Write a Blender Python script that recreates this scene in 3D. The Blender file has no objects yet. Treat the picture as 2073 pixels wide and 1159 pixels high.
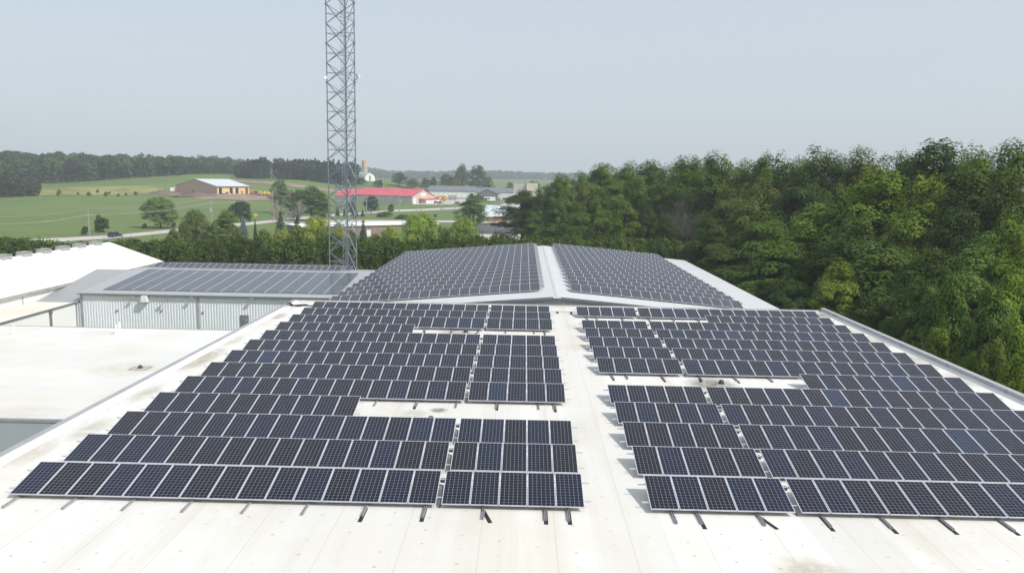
import bpy, math, random
import numpy as np
from mathutils import Vector, Matrix

SC = bpy.context.scene
COL = SC.collection
R_ = math.radians

# ---------------------------------------------------------------- camera
FPX, CXP, CYP = 1570.75, 1036.5, 579.5          # focal length and centre in photo pixels
PITCH, YAW, ROLL, CZ = .1381, .0141, .0175, 20.0
_F = np.array([-math.sin(YAW)*math.cos(PITCH), math.cos(YAW)*math.cos(PITCH), -math.sin(PITCH)])
_R0 = np.array([math.cos(YAW), math.sin(YAW), 0]); _U0 = np.cross(_R0, _F)
_R = _R0*math.cos(ROLL)+_U0*math.sin(ROLL); _U = -_R0*math.sin(ROLL)+_U0*math.cos(ROLL)
cam = bpy.data.cameras.new('camera'); cam.lens = 36*FPX/2073; cam.sensor_width = 36
cam.clip_start = .5; cam.clip_end = 20000
camo = bpy.data.objects.new('camera', cam); COL.objects.link(camo)
camo.matrix_world = Matrix(((_R[0], _U[0], -_F[0], 0), (_R[1], _U[1], -_F[1], 0), (_R[2], _U[2], -_F[2], CZ), (0, 0, 0, 1)))
SC.camera = camo

# ---------------------------------------------------------------- sky, sun, exposure
SUN_FROM = Vector((1.0, -.55, 1.15)).normalized()
w = bpy.data.worlds.new('World'); SC.world = w; w.use_nodes = True
nt = w.node_tree; nt.nodes.clear()
out = nt.nodes.new('ShaderNodeOutputWorld')
sky = nt.nodes.new('ShaderNodeTexSky'); sky.sky_type = 'NISHITA'; sky.sun_disc = False
sky.sun_elevation = math.asin(SUN_FROM.z); sky.sun_rotation = math.atan2(SUN_FROM.x, SUN_FROM.y)
sky.air_density = 1.0; sky.dust_density = 4.0; sky.ozone_density = 1.0
bg = nt.nodes.new('ShaderNodeBackground'); bg.inputs[1].default_value = .035
veil = nt.nodes.new('ShaderNodeBackground'); veil.inputs[0].default_value = (.51, .570, .618, 1); veil.inputs[1].default_value = .99
add = nt.nodes.new('ShaderNodeAddShader')
nt.links.new(sky.outputs[0], bg.inputs[0]); nt.links.new(bg.outputs[0], add.inputs[0]); nt.links.new(veil.outputs[0], add.inputs[1])
nt.links.new(add.outputs[0], out.inputs[0])
sl = bpy.data.lights.new('sun', 'SUN'); sl.energy = 3.7; sl.angle = R_(.6); sl.color = (1, .962, .90)
so = bpy.data.objects.new('sun', sl); COL.objects.link(so); so.location = SUN_FROM*300
so.rotation_euler = (-SUN_FROM).to_track_quat('-Z', 'Y').to_euler()
SC.view_settings.view_transform = 'Standard'; SC.view_settings.look = 'None'
SC.view_settings.exposure = 0.06; SC.view_settings.gamma = 1
SC.cycles.use_denoising = True
SC.cycles.max_bounces = 6; SC.cycles.diffuse_bounces = 3; SC.cycles.glossy_bounces = 2
SC.cycles.transmission_bounces = 3; SC.cycles.transparent_max_bounces = 4; SC.cycles.volume_bounces = 0
SC.cycles.sample_clamp_indirect = 4.0

# ---------------------------------------------------------------- small helpers
def ray(x, y): return _F*FPX+_R*(x-CXP)-_U*(y-CYP)
def at(x, y, Y):                                  # photo pixel -> world point at depth Y
    d = ray(x, y); t = Y/d[1]; return np.array([d[0]*t, Y, CZ+d[2]*t])
def atz(x, y, z):
    d = ray(x, y); t = (z-CZ)/d[2]; return np.array([d[0]*t, d[1]*t, z])

def tag(o, label=None, cat=None, group=None, kind=None):
    if label: o['label'] = label
    if cat: o['category'] = cat
    if group: o['group'] = group
    if kind: o['kind'] = kind
    return o
def link(o, parent=None):
    COL.objects.link(o)
    if parent is not None: o.parent = parent
    return o
def empty(name, loc=(0, 0, 0), rotz=0.0, label=None, cat=None, group=None):
    o = bpy.data.objects.new(name, None); o.empty_display_size = .3; link(o)
    o.location = loc; o.rotation_euler = (0, 0, rotz); return tag(o, label, cat, group)
def mobj(name, me, parent=None, loc=(0, 0, 0), rot=(0, 0, 0)):
    o = bpy.data.objects.new(name, me); link(o, parent); o.location = loc; o.rotation_euler = rot; return o
def copy_tree(o, parent=None):
    c = o.copy(); COL.objects.link(c); c.parent = parent
    for ch in o.children: copy_tree(ch, c)
    return c

class MB:                                          # collects simple shapes into ONE mesh
    def __init__(s): s.v = []; s.f = []; s.m = []; s.cur = 0
    def face(s, pts):
        n = len(s.v); s.v += [tuple(p) for p in pts]; s.f.append(tuple(range(n, n+len(pts)))); s.m.append(s.cur); return s
    def box(s, x0, y0, z0, x1, y1, z1, M=None):
        P = [(x, y, z) for z in (z0, z1) for y in (y0, y1) for x in (x0, x1)]
        if M is not None: P = [tuple(M @ Vector(p)) for p in P]
        n = len(s.v); s.v += P
        for q in ((0, 2, 3, 1), (4, 5, 7, 6), (0, 1, 5, 4), (2, 6, 7, 3), (0, 4, 6, 2), (1, 3, 7, 5)):
            s.f.append(tuple(n+i for i in q)); s.m.append(s.cur)
        return s
    def prism(s, prof, y0, y1, M=None):            # closed (x,z) profile extruded along y
        n = len(s.v); k = len(prof)
        P = [(x, y0, z) for x, z in prof]+[(x, y1, z) for x, z in prof]
        if M is not None: P = [tuple(M @ Vector(p)) for p in P]
        s.v += P
        for i in range(k):
            j = (i+1) % k; s.f.append((n+i, n+j, n+k+j, n+k+i)); s.m.append(s.cur)
        s.f.append(tuple(n+i for i in reversed(range(k)))); s.m.append(s.cur)
        s.f.append(tuple(n+k+i for i in range(k))); s.m.append(s.cur)
        return s
    def tube(s, pts, rad, n=6, cap=True):
        pts = [Vector(p) for p in pts]
        if not hasattr(rad, '__len__'): rad = [rad]*len(pts)
        base = len(s.v); a = None
        for i, p in enumerate(pts):
            d = (pts[min(i+1, len(pts)-1)]-pts[max(i-1, 0)])
            if d.length < 1e-9: d = Vector((0, 0, 1))
            d.normalize()
            a = d.orthogonal().normalized() if a is None else (a-d*a.dot(d)).normalized()
            b = d.cross(a)
            for k in range(n):
                t = 2*math.pi*k/n; s.v.append(tuple(p+(a*math.cos(t)+b*math.sin(t))*rad[i]))
        for i in range(len(pts)-1):
            for k in range(n):
                k2 = (k+1) % n; o0 = base+i*n; o1 = o0+n
                s.f.append((o0+k, o0+k2, o1+k2, o1+k)); s.m.append(s.cur)
        if cap:
            s.f.append(tuple(base+k for k in reversed(range(n)))); s.m.append(s.cur)
            s.f.append(tuple(base+(len(pts)-1)*n+k for k in range(n))); s.m.append(s.cur)
        return s
    def lathe(s, prof, n=16, c=(0, 0, 0)):
        base = len(s.v)
        for r, z in prof:
            for k in range(n):
                t = 2*math.pi*k/n; s.v.append((c[0]+r*math.cos(t), c[1]+r*math.sin(t), c[2]+z))
        for i in range(len(prof)-1):
            for k in range(n):
                k2 = (k+1) % n; o0 = base+i*n; o1 = o0+n
                s.f.append((o0+k, o0+k2, o1+k2, o1+k)); s.m.append(s.cur)
        return s
    def mesh(s, name, *mats, smooth=False):
        me = bpy.data.meshes.new(name); me.from_pydata(s.v, [], s.f)
        for m in mats: me.materials.append(m)
        if len(mats) > 1: me.polygons.foreach_set('material_index', s.m)
        if smooth: me.polygons.foreach_set('use_smooth', [True]*len(me.polygons))
        me.update(); return me
    def build(s, name, mat, parent=None, loc=(0, 0, 0), rot=(0, 0, 0), smooth=False):
        mats = mat if isinstance(mat, (list, tuple)) else (mat,)
        return mobj(name, s.mesh(name, *mats, smooth=smooth), parent, loc, rot)

# ---------------------------------------------------------------- materials
class NT:
    def __init__(s, name):
        s.m = bpy.data.materials.new(name); s.m.use_nodes = True; s.t = s.m.node_tree; s.t.nodes.clear()
        s.out = s.t.nodes.new('ShaderNodeOutputMaterial')
    def n(s, typ, **kw):
        nd = s.t.nodes.new(typ)
        for k, v in kw.items(): setattr(nd, k, v)
        return nd
    def set(s, sock, v):
        if hasattr(v, 'is_output'): s.t.links.new(v, sock)
        elif v is not None: sock.default_value = v
    def math(s, op, a, b=None, c=None, clamp=False):
        nd = s.n('ShaderNodeMath', operation=op); nd.use_clamp = clamp
        for i, v in enumerate((a, b, c)): s.set(nd.inputs[i], v)
        return nd.outputs[0]
    def mix(s, f, a, b, blend='MIX'):
        nd = s.n('ShaderNodeMix', data_type='RGBA', blend_type=blend)
        s.set(nd.inputs[0], f); s.set(nd.inputs[6], a); s.set(nd.inputs[7], b); return nd.outputs[2]
    def noise(s, vec, scale, detail=4, rough=.6):
        nd = s.n('ShaderNodeTexNoise'); s.set(nd.inputs['Vector'], vec); nd.inputs['Scale'].default_value = scale
        nd.inputs['Detail'].default_value = detail; nd.inputs['Roughness'].default_value = rough; return nd.outputs[0]
    def ramp(s, f, *stops):
        nd = s.n('ShaderNodeValToRGB'); e = nd.color_ramp.elements
        while len(e) < len(stops): e.new(.5)
        for i, (p, c) in enumerate(stops):
            e[i].position = p; e[i].color = c if len(c) == 4 else (*c, 1)
        s.set(nd.inputs[0], f); return nd.outputs[0]
    def smooth(s, v, a, b):
        nd = s.n('ShaderNodeMapRange', interpolation_type='SMOOTHSTEP'); s.set(nd.inputs[0], v)
        nd.inputs[1].default_value = a; nd.inputs[2].default_value = b; return nd.outputs[0]
    def coord(s, which='Object'):
        return s.n('ShaderNodeTexCoord').outputs[which]
    def sep(s, v):
        nd = s.n('ShaderNodeSeparateXYZ'); s.set(nd.inputs[0], v); return nd.outputs
    def comb(s, x, y, z):
        nd = s.n('ShaderNodeCombineXYZ')
        for i, v in enumerate((x, y, z)): s.set(nd.inputs[i], v)
        return nd.outputs[0]
    def scale(s, v, sc):
        nd = s.n('ShaderNodeMapping'); s.set(nd.inputs[0], v); nd.inputs[3].default_value = sc; return nd.outputs[0]
    def bump(s, h, strength=.3, dist=.02):
        nd = s.n('ShaderNodeBump'); nd.inputs[0].default_value = strength; nd.inputs[1].default_value = dist
        s.set(nd.inputs['Height'], h); return nd.outputs[0]
    def bsdf(s, col, rough=.6, metal=0., spec=.5, normal=None, coat=0.):
        nd = s.n('ShaderNodeBsdfPrincipled')
        s.set(nd.inputs['Base Color'], col if hasattr(col, 'is_output') or len(col) == 4 else (*col, 1))
        s.set(nd.inputs['Roughness'], rough); s.set(nd.inputs['Metallic'], metal); s.set(nd.inputs['Specular IOR Level'], spec)
        if normal is not None: s.set(nd.inputs['Normal'], normal)
        return nd.outputs[0]
    def done(s, sh): s.t.links.new(sh, s.out.inputs[0]); return s.m

def plain(name, c, rough=.6, metal=0., spec=.4, var=.12, scale=.8):
    N = NT(name); ns = N.noise(N.coord(), scale, 5)
    a = tuple(max(0, x*(1-var)) for x in c)+(1,); b = tuple(min(1, x*(1+var)) for x in c)+(1,)
    return N.done(N.bsdf(N.mix(N.smooth(ns, .3, .7), a, b), rough, metal, spec))

M = {}
M['white_paint'] = plain('white_paint', (.78, .78, .775), .5, 0, .4, .03, .2)
M['cap_metal'] = plain('cap_metal', (.34, .335, .36), .45, 0, .5, .08)
M['cap_light'] = plain('cap_light', (.38, .385, .41), .45, 0, .5, .08)
M['trim'] = plain('grey_trim', (.165, .168, .185), .5, 0, .5, .08)
M['dark_metal'] = plain('dark_metal', (.05, .052, .058), .5, 0, .4)
M['black_rubber'] = plain('black_rubber', (.022, .021, .022), .8, 0, .3, .25, 6)
M['alu'] = plain('aluminium', (.62, .63, .68), .38, .25, .5, .05, 3)
M['alu_dull'] = plain('dull_aluminium', (.34, .34, .36), .5, .3, .5, .2, 4)
M['galv'] = plain('galvanised_steel', (.20, .23, .27), .5, .35, .5, .2, 2)
M['galv_light'] = plain('pale_galvanised_steel', (.36, .41, .47), .5, .3, .5, .15, 2)
M['backsheet'] = plain('backsheet', (.55, .55, .55), .6)
M['bark'] = plain('bark', (.095, .078, .062), .9, 0, .2, .35, 2.5)
M['bark_grey'] = plain('grey_bark', (.19, .17, .155), .9, 0, .2, .25, 2.5)
M['pole_wood'] = plain('weathered_pole_wood', (.30, .285, .26), .85, 0, .2, .2, 2)
M['concrete'] = plain('concrete', (.46, .43, .39), .85, 0, .2, .12, .25)
M['asphalt'] = plain('asphalt', (.10, .10, .105), .9, 0, .2, .2, .3)
M['road'] = plain('worn_road', (.47, .44, .41), .9, 0, .2, .1, .15)
M['dirt'] = plain('bare_earth', (.27, .19, .15), .95, 0, .1, .22, .12)
M['dirt_pile'] = plain('dark_soil', (.15, .11, .095), .95, 0, .1, .3, .2)
M['meadow'] = plain('dry_meadow', (.215, .225, .075), .95, 0, .1, .3, .05)
M['beige_wall'] = plain('beige_siding', (.52, .47, .41), .7, 0, .3, .06, .3)
M['grey_wall'] = plain('grey_siding', (.50, .485, .465), .7, 0, .3, .06, .3)
M['white_wall'] = plain('white_siding', (.72, .72, .70), .7, 0, .3, .06, .3)
M['sheathing'] = plain('yellow_sheathing', (.72, .52, .24), .8, 0, .2, .08, .3)
M['brown_brick'] = plain('tan_block', (.47, .345, .265), .9, 0, .2, .10, .5)
M['brown_wall'] = plain('brown_block', (.27, .205, .17), .9, 0, .2, .12, .4)
M['orange_brick'] = plain('orange_brick', (.38, .17, .095), .9, 0, .2, .18, .5)
M['dark_roof'] = plain('grey_shingle', (.155, .165, .19), .8, 0, .3, .12, .3)
M['red_roof'] = plain('red_metal_roof', (.58, .085, .125), .5, 0, .4, .08, .2)
M['pale_roof'] = plain('pale_metal_roof', (.60, .64, .68), .5, .1, .5, .05, .3)
M['green_roof'] = plain('weathered_barn_roof', (.30, .37, .36), .6, .1, .4, .1, .4)
M['silo'] = plain('silo_concrete', (.50, .40, .32), .9, 0, .2, .15, .3)
M['window'] = plain('dark_glass_and_opening_shade', (.02, .022, .028), .15, 0, .5)
M['glass'] = plain('car_glass', (.03, .035, .045), .08, 0, .6)
M['navy_paint'] = plain('navy_car_paint', (.014, .018, .055), .25, .1, .6, .1)
M['grey_paint'] = plain('grey_car_paint', (.12, .13, .14), .3, .2, .6)
M['tyre'] = plain('tyre_rubber', (.02, .02, .02), .8)
M['yellow_paint'] = plain('yellow_machine_paint', (.58, .38, .10), .5)
M['sign_yellow'] = plain('sign_yellow', (.78, .50, .01), .5)
M['red_paint'] = plain('red_paint', (.55, .06, .05), .5)
M['vent_grey'] = plain('vent_grey', (.36, .355, .34), .6, .1)
M['beige_roof'] = plain('beige_roof_membrane', (.72, .67, .58), .8, 0, .2, .08, .25)
M['bright_roof'] = plain('bright_white_roof', (.84, .85, .86), .6, 0, .3, .02, .08)

def mat_membrane(name, base, strip, stains, dots=True, along='x'):
    N = NT(name); oc = N.coord(); x, y, z = N.sep(oc)
    if along == 'y': x, y = y, x
    sx = N.math('DIVIDE', x, strip)
    cell = N.math('FLOOR', sx); fr = N.math('SUBTRACT', sx, cell)
    wn = N.n('ShaderNodeTexWhiteNoise', noise_dimensions='1D'); N.set(wn.inputs['W'], cell)
    col = N.mix(wn.outputs[0], (*[c*.87 for c in base], 1), (*base, 1))
    big = N.noise(oc, .16, 5, .65)
    col = N.mix(N.math('MULTIPLY', N.smooth(big, .42, .78), .75), col, (base[0]*.86, base[1]*.80, base[2]*.70, 1))
    st = N.noise(N.scale(oc, (1.6, .12, 1) if along == 'x' else (.3, .9, 1)), 1.0, 5, .7)
    col = N.mix(N.math('MULTIPLY', N.smooth(st, .46, .80), .6 if along == 'x' else .35), col, (base[0]*.80, base[1]*.755, base[2]*.67, 1))
    near = N.math('MULTIPLY', .0 if along == 'y' else 1.0, N.math('MULTIPLY', N.math('SUBTRACT', 1.0, N.smooth(N.math('ABSOLUTE', N.math('SUBTRACT', fr, .46)), .0, .30)), N.smooth(N.noise(N.scale(oc, (.5, .07, 1) if along == 'x' else (.07, .5, 1)), 1.0, 4, .6), .40, .68)))
    col = N.mix(N.math('MULTIPLY', near, .55), col, (base[0]*.78, base[1]*.735, base[2]*.65, 1))
    fine = N.noise(N.scale(oc, (9, 2.5, 1)), 1.0, 4, .7)
    col = N.mix(N.math('MULTIPLY', N.smooth(fine, .60, .85), .30), col, (base[0]*.70, base[1]*.66, base[2]*.60, 1))
    sm = N.math('LESS_THAN', N.math('ABSOLUTE', N.math('SUBTRACT', fr, .5)), .009)
    col = N.mix(N.math('MULTIPLY', sm, .45), col, (base[0]*.66, base[1]*.62, base[2]*.56, 1))
    if dots:                                       # fastening plates telegraphing through the sheet
        a = N.math('SUBTRACT', N.math('FRACT', N.math('DIVIDE', x, strip/2)), .5)
        b = N.math('SUBTRACT', N.math('FRACT', N.math('DIVIDE', N.math('ADD', y, N.math('MULTIPLY', N.math('FLOOR', N.math('DIVIDE', x, strip/2)), .33)), .95)), .5)
        d = N.math('POWER', N.math('ADD', N.math('POWER', N.math('MULTIPLY', a, strip/2), 2), N.math('POWER', N.math('MULTIPLY', b, .95), 2)), .5)
        wd = N.n('ShaderNodeTexWhiteNoise', noise_dimensions='2D')
        N.set(wd.inputs['Vector'], N.comb(N.math('FLOOR', N.math('DIVIDE', x, strip/2)), N.math('FLOOR', N.math('DIVIDE', y, .95)), 0.0))
        dm = N.math('MULTIPLY', N.math('LESS_THAN', d, .06), N.math('MULTIPLY', wd.outputs[0], .62))
        col = N.mix(dm, col, (base[0]*.5, base[1]*.47, base[2]*.42, 1))
    wob = N.noise(oc, 1.3, 5, .7)
    for (px, py, r, amt, c, ay) in stains:             # dirt washed towards the drains
        dx = N.math('SUBTRACT', N.sep(oc)[0], px); dy = N.math('SUBTRACT', N.sep(oc)[1], py)
        d = N.math('POWER', N.math('ADD', N.math('POWER', dx, 2), N.math('POWER', N.math('MULTIPLY', dy, ay), 2)), .5)
        d = N.math('DIVIDE', N.math('ADD', d, N.math('MULTIPLY', N.math('SUBTRACT', wob, .5), r*1.3)), r)
        k = N.math('MULTIPLY', N.math('SUBTRACT', 1.0, N.smooth(d, .35, 1.0)), amt)
        col = N.mix(N.math('MULTIPLY', k, N.smooth(wob, .25, .6)), col, (*c, 1))
    return N.done(N.bsdf(col, .62, 0, .25, N.bump(N.noise(oc, 3, 4), .15, .01)))

def mat_ribs(name, c, pitch, axis, dark=.82, rough=.45, metal=.15, lap=0.):
    N = NT(name); oc = N.coord(); s = N.sep(oc); v = s[axis]
    fr = N.math('FRACT', N.math('DIVIDE', v, pitch))
    tri = N.math('ABSOLUTE', N.math('SUBTRACT', fr, .5))
    rib = N.smooth(tri, .36, .46)
    ns = N.noise(oc, .35, 4)
    col = N.mix(N.smooth(ns, .3, .75), (*[x*.93 for x in c], 1), (*c, 1))
    edge = N.math('LESS_THAN', N.math('ABSOLUTE', N.math('SUBTRACT', tri, .41)), .045)
    col = N.mix(N.math('MULTIPLY', edge, .9), col, (*[x*dark for x in c], 1))
    if lap:
        fl = N.math('FRACT', N.math('DIVIDE', s[1-axis], lap))
        col = N.mix(N.math('MULTIPLY', N.math('LESS_THAN', fl, .012), .5), col, (*[x*.75 for x in c], 1))
    return N.done(N.bsdf(col, rough, metal, .5, N.bump(rib, .5, .03)))

def mat_panel(name, nx, ny, cw, ch, lw, spec=.22, lift=0.):
    """cells on glass, UV in metres; every panel gets its own slight hue"""
    N = NT(name); u, v, _ = N.sep(N.coord('UV'))
    def line(t, size, wd):
        fr = N.math('FRACT', N.math('DIVIDE', t, size)); d = N.math('SUBTRACT', .5, N.math('ABSOLUTE', N.math('SUBTRACT', fr, .5)))
        return N.math('LESS_THAN', d, wd/size/2)
    cu = N.math('SUBTRACT', u, (.99-nx*cw)/2); cv = N.math('SUBTRACT', v, (1.96-ny*ch)/2)
    lu = line(cu, cw, lw); lv = line(cv, ch, lw*.85)
    inside = N.math('MULTIPLY', N.math('LESS_THAN', N.math('ABSOLUTE', N.math('SUBTRACT', u, .495)), nx*cw/2), N.math('LESS_THAN', N.math('ABSOLUTE', N.math('SUBTRACT', v, .98)), ny*ch/2))
    ln = N.math('MAXIMUM', N.math('MAXIMUM', lu, lv), N.math('SUBTRACT', 1.0, inside))
    rnd = N.n('ShaderNodeObjectInfo').outputs['Random']
    base = N.ramp(rnd, (0, (.008, .0065, .011)), (.3, (.007, .007, .015)), (.6, (.006, .008, .021)), (.965, (.006, .011, .032)), (1, (.014, .028, .065)))
    if lift: base = N.mix(lift, base, (.05, .052, .066, 1))
    ns = N.noise(N.coord(), 14, 3)
    base = N.mix(N.math('MULTIPLY', ns, .35), base, (.010, .010, .018, 1))
    col = N.mix(N.math('MULTIPLY', ln, .9), base, (.27, .28, .32, 1))
    dust = N.noise(N.coord(), .9, 4)
    return N.done(N.bsdf(col, N.math('MULTIPLY_ADD', dust, .10, .05), 0, spec))
M['cells'] = mat_panel('solar_cells', 6, 12, .1575, .1585, .0095)
M['cells_hall'] = mat_panel('hall_solar_cells', 6, 12, .1575, .1585, .0125, .55, .10)
M['cells_flush'] = plain('flush_cells', (.052, .057, .074), .12, 0, .8, .15, .5)

def mat_leaf(name, trans=.14):
    N = NT(name)
    at_ = N.n('ShaderNodeAttribute', attribute_name='tint').outputs[0]
    oc = N.n('ShaderNodeObjectInfo').outputs['Color']
    col = N.mix(1.0, oc, at_, 'MULTIPLY')
    a = N.bsdf(col, .7, 0, .06)
    tr = N.n('ShaderNodeBsdfTranslucent'); N.set(tr.inputs[0], N.mix(1.0, col, (1.25, 1.35, .5, 1), 'MULTIPLY'))
    mx = N.n('ShaderNodeMixShader'); mx.inputs[0].default_value = trans
    N.t.links.new(a, mx.inputs[1]); N.t.links.new(tr.outputs[0], mx.inputs[2])
    return N.done(mx.outputs[0])
M['leaf'] = mat_leaf('leaf'); M['needle'] = mat_leaf('needle', .10)

# ---------------------------------------------------------------- terrain
_ctl = [(x, y, -.5) for x in (-420, -330, -240, -160, -80, 0, 80, 160, 260, 420) for y in (-80, 0, 80, 160, 240)]
_ctl += [(x, 310, -.6) for x in (-120, -60, 0, 60, 140, 260)]
for (px, py, Y) in ((0, 440, 355), (60, 430, 400), (0, 412, 450), (150, 400, 500), (60, 396, 520), (200, 385, 575), (150, 364, 650), (370, 355, 690),
                    (300, 400, 535), (357, 389, 585), (440, 394, 560), (505, 393, 575), (520, 406, 525), (560, 363, 690), (620, 372, 660), (660, 384, 650),
                    (620, 405, 560), (560, 446, 352), (480, 430, 430), (690, 433, 425), (700, 412, 580), (834, 412, 560), (800, 425, 490), (880, 411, 590),
                    (920, 421, 525), (900, 400, 700), (1000, 400, 660), (1000, 440, 418), (740, 363, 800), (820, 366, 1000), (1000, 377, 1000), (960, 366, 1500),
                    (1100, 366, 1500), (760, 362, 2000), (1000, 363, 2100), (1180, 365, 2100), (300, 352, 900), (0, 345, 900), (560, 352, 1100)):
    _ctl.append(tuple(at(px, py, Y)))
_ctl += [(150, 420, 0), (250, 500, 1), (400, 700, 3), (0, 800, 4), (300, 1200, 8), (-900, 600, 12), (-1500, 1500, 20), (1500, 1000, 8), (2500, 2500, 10), (-3000, 3500, 20),
         (0, 4500, 14), (3500, 4500, 12), (-4500, 500, 15), (4500, 0, 5), (-4500, -900, 5), (0, -900, -.5), (4500, -900, 0), (-900, -300, 2), (900, -300, 0), (-4500, 4800, 18)]
_P = np.array(_ctl); _S = 45.0
def _ker(d): return np.sqrt(d*d+_S*_S)
_A = _ker(np.linalg.norm(_P[:, None, :2]-_P[None, :, :2], axis=2))
_n = len(_P); _B = np.zeros((_n+1, _n+1)); _B[:_n, :_n] = _A; _B[:_n, _n] = 1; _B[_n, :_n] = 1
_W = np.linalg.solve(_B+np.diag([.6]*_n+[0]), np.concatenate([_P[:, 2], [0]]))
def zg(x, y):
    x = np.asarray(x, float); y = np.asarray(y, float)
    d = np.sqrt((x[..., None]-_P[:, 0])**2+(y[..., None]-_P[:, 1])**2)
    z = _ker(d) @ _W[:_n]+_W[_n]
    near = np.clip((260-y)/60, 0, 1)*np.clip((330-np.abs(x))/60, 0, 1)   # level yard round the buildings
    return z*(1-near)+(-.5)*near
def hit(px, py, y0=60., y1=2600.):                 # where a pixel's ray meets the ground
    lo = y0
    for Y in np.geomspace(y0, y1, 240):
        p = at(px, py, Y)
        if p[2] < float(zg(p[0], p[1])):
            a, b = lo, Y
            for _ in range(24):
                m = (a+b)/2; q = at(px, py, m)
                if q[2] < float(zg(q[0], q[1])): b = m
                else: a = m
            q = at(px, py, b); return np.array([q[0], q[1], float(zg(q[0], q[1]))])
        lo = Y
    q = at(px, py, y1); return np.array([q[0], q[1], float(zg(q[0], q[1]))])

def mat_ground():
    N = NT('field_grass'); oc = N.coord(); x, y, z = N.sep(oc)
    n1 = N.noise(oc, .012, 5, .6); n2 = N.noise(oc, .25, 5, .7); n3 = N.noise(N.scale(oc, (.02, .22, 1)), 1.0, 4, .6)
    col = N.mix(N.smooth(n1, .35, .65), (.102, .160, .048, 1), (.132, .186, .060, 1))
    col = N.mix(N.math('MULTIPLY', N.smooth(n3, .45, .7), .55), col, (.160, .185, .072, 1))
    col = N.mix(N.math('MULTIPLY', N.smooth(n2, .5, .8), .5), col, (.085, .122, .040, 1))
    return N.done(N.bsdf(col, .95, 0, .1, N.bump(n2, .5, .3)))
M['grass'] = mat_ground()
def grid_mesh(name, X, Y, off, mat):
    nx, ny = X.shape; Z = zg(X, Y)+off
    V = np.stack([X, Y, Z], -1).reshape(-1, 3); idx = np.arange(nx*ny).reshape(nx, ny)
    F = np.stack([idx[:-1, :-1], idx[1:, :-1], idx[1:, 1:], idx[:-1, 1:]], -1).reshape(-1, 4)
    return np_mesh(name, V, F, mat)
def np_mesh(name, V, F, mat, tint=None, smooth=False):
    me = bpy.data.meshes.new(name); n = len(V); m = len(F)
    me.vertices.add(n); me.vertices.foreach_set('co', np.asarray(V, np.float32).ravel())
    me.loops.add(4*m); me.loops.foreach_set('vertex_index', np.asarray(F, np.int32).ravel())
    me.polygons.add(m); me.polygons.foreach_set('loop_start', np.arange(0, 4*m, 4, dtype=np.int32))
    if tint is not None:
        at_ = me.attributes.new('tint', 'FLOAT_COLOR', 'FACE')
        at_.data.foreach_set('color', np.concatenate([tint, np.ones((m, 1))], 1).astype(np.float32).ravel())
    if mat is not None: me.materials.append(mat)
    me.update(calc_edges=True)
    if smooth: me.polygons.foreach_set('use_smooth', [True]*m)
    return me
gx = np.concatenate([[-4900, -3500, -2400, -1700, -1200, -900, -700], np.arange(-560, 300, 9.0), [300, 330, 370, 420, 500, 600, 760, 1000, 1400, 2000, 3000, 4900]])
gy = np.concatenate([[-900, -500, -250, -120, -60], np.arange(-20, 240, 26.), np.arange(240, 760, 8.), np.arange(760, 1100, 20.), np.geomspace(1100, 4900, 24)])
GX, GY = np.meshgrid(gx, gy, indexing='ij')
o = mobj('ground', grid_mesh('ground', GX, GY, 0, M['grass'])); tag(o, 'green fields and rough grass rolling back to the horizon', 'ground', kind='structure')

def band(name, edgeA, edgeB, mat, off, n=60, m=6, world=False, **tg):
    """sheet draped on the terrain between two edges given as photo pixels that meet the ground"""
    def res(e):
        P = np.array([p if world else hit(*p)[:2] for p in e], float)
        s = np.concatenate([[0], np.cumsum(np.linalg.norm(np.diff(P, axis=0), axis=1))])
        t = np.linspace(0, s[-1], n); return np.stack([np.interp(t, s, P[:, 0]), np.interp(t, s, P[:, 1])], 1)
    A, B = res(edgeA), res(edgeB); t = np.linspace(0, 1, m)
    X = A[:, None, 0]*(1-t)+B[:, None, 0]*t; Y = A[:, None, 1]*(1-t)+B[:, None, 1]*t
    o = mobj(name, grid_mesh(name, X, Y, off, mat)); o['kind'] = 'structure'; return o

# ---------------------------------------------------------------- roads, yards, verges
band('road', [(-140, 505), (100, 491), (232, 483.5), (350, 471.5), (430, 463.5), (520, 454.5), (600, 445.5), (690, 437.2), (800, 429), (930, 422.8), (1010, 421)],
     [(-140, 496), (100, 483), (232, 476.5), (350, 464.8), (430, 457.5), (520, 448.5), (600, 440.5), (690, 432.5), (800, 424.8), (930, 419.6), (1010, 418.5)], M['road'], .14, 90, 5)
band('street', [(560, 451.5), (720, 450.5), (830, 450), (1060, 452)], [(560, 447.5), (720, 445.5), (830, 446), (1060, 447.5)], M['road'], .12, 50, 4)
band('parking_lot', [(930, 474), (1060, 474)], [(940, 452.5), (1060, 453)], M['asphalt'], .16, 24, 10)
band('concrete_apron', [(860, 496), (1075, 496)], [(880, 474.2), (1060, 474.2)], M['concrete'], .12, 24, 8)
band('dirt_yard', [(330, 392.5), (372, 398), (420, 402.5), (480, 405.5), (560, 407), (640, 402)], [(338, 387.5), (372, 388), (440, 390.5), (480, 391), (560, 390), (640, 389)], M['dirt'], .25, 60, 10)
band('earth_bank', [(450, 366), (520, 372.5), (600, 380), (690, 391.5)], [(450, 361.5), (520, 367.5), (600, 374), (690, 386)], M['dirt'], .3, 40, 5)
band('meadow', [(62, 396.5), (150, 396), (240, 395), (332, 392.5)], [(80, 383), (150, 378.5), (240, 377.5), (330, 376)], M['meadow'], .25, 40, 8)
band('gravel_yard', [(836, 414.5), (880, 415), (960, 413)], [(836, 406), (880, 403), (960, 401.5)], M['concrete'], .2, 30, 8)

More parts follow.
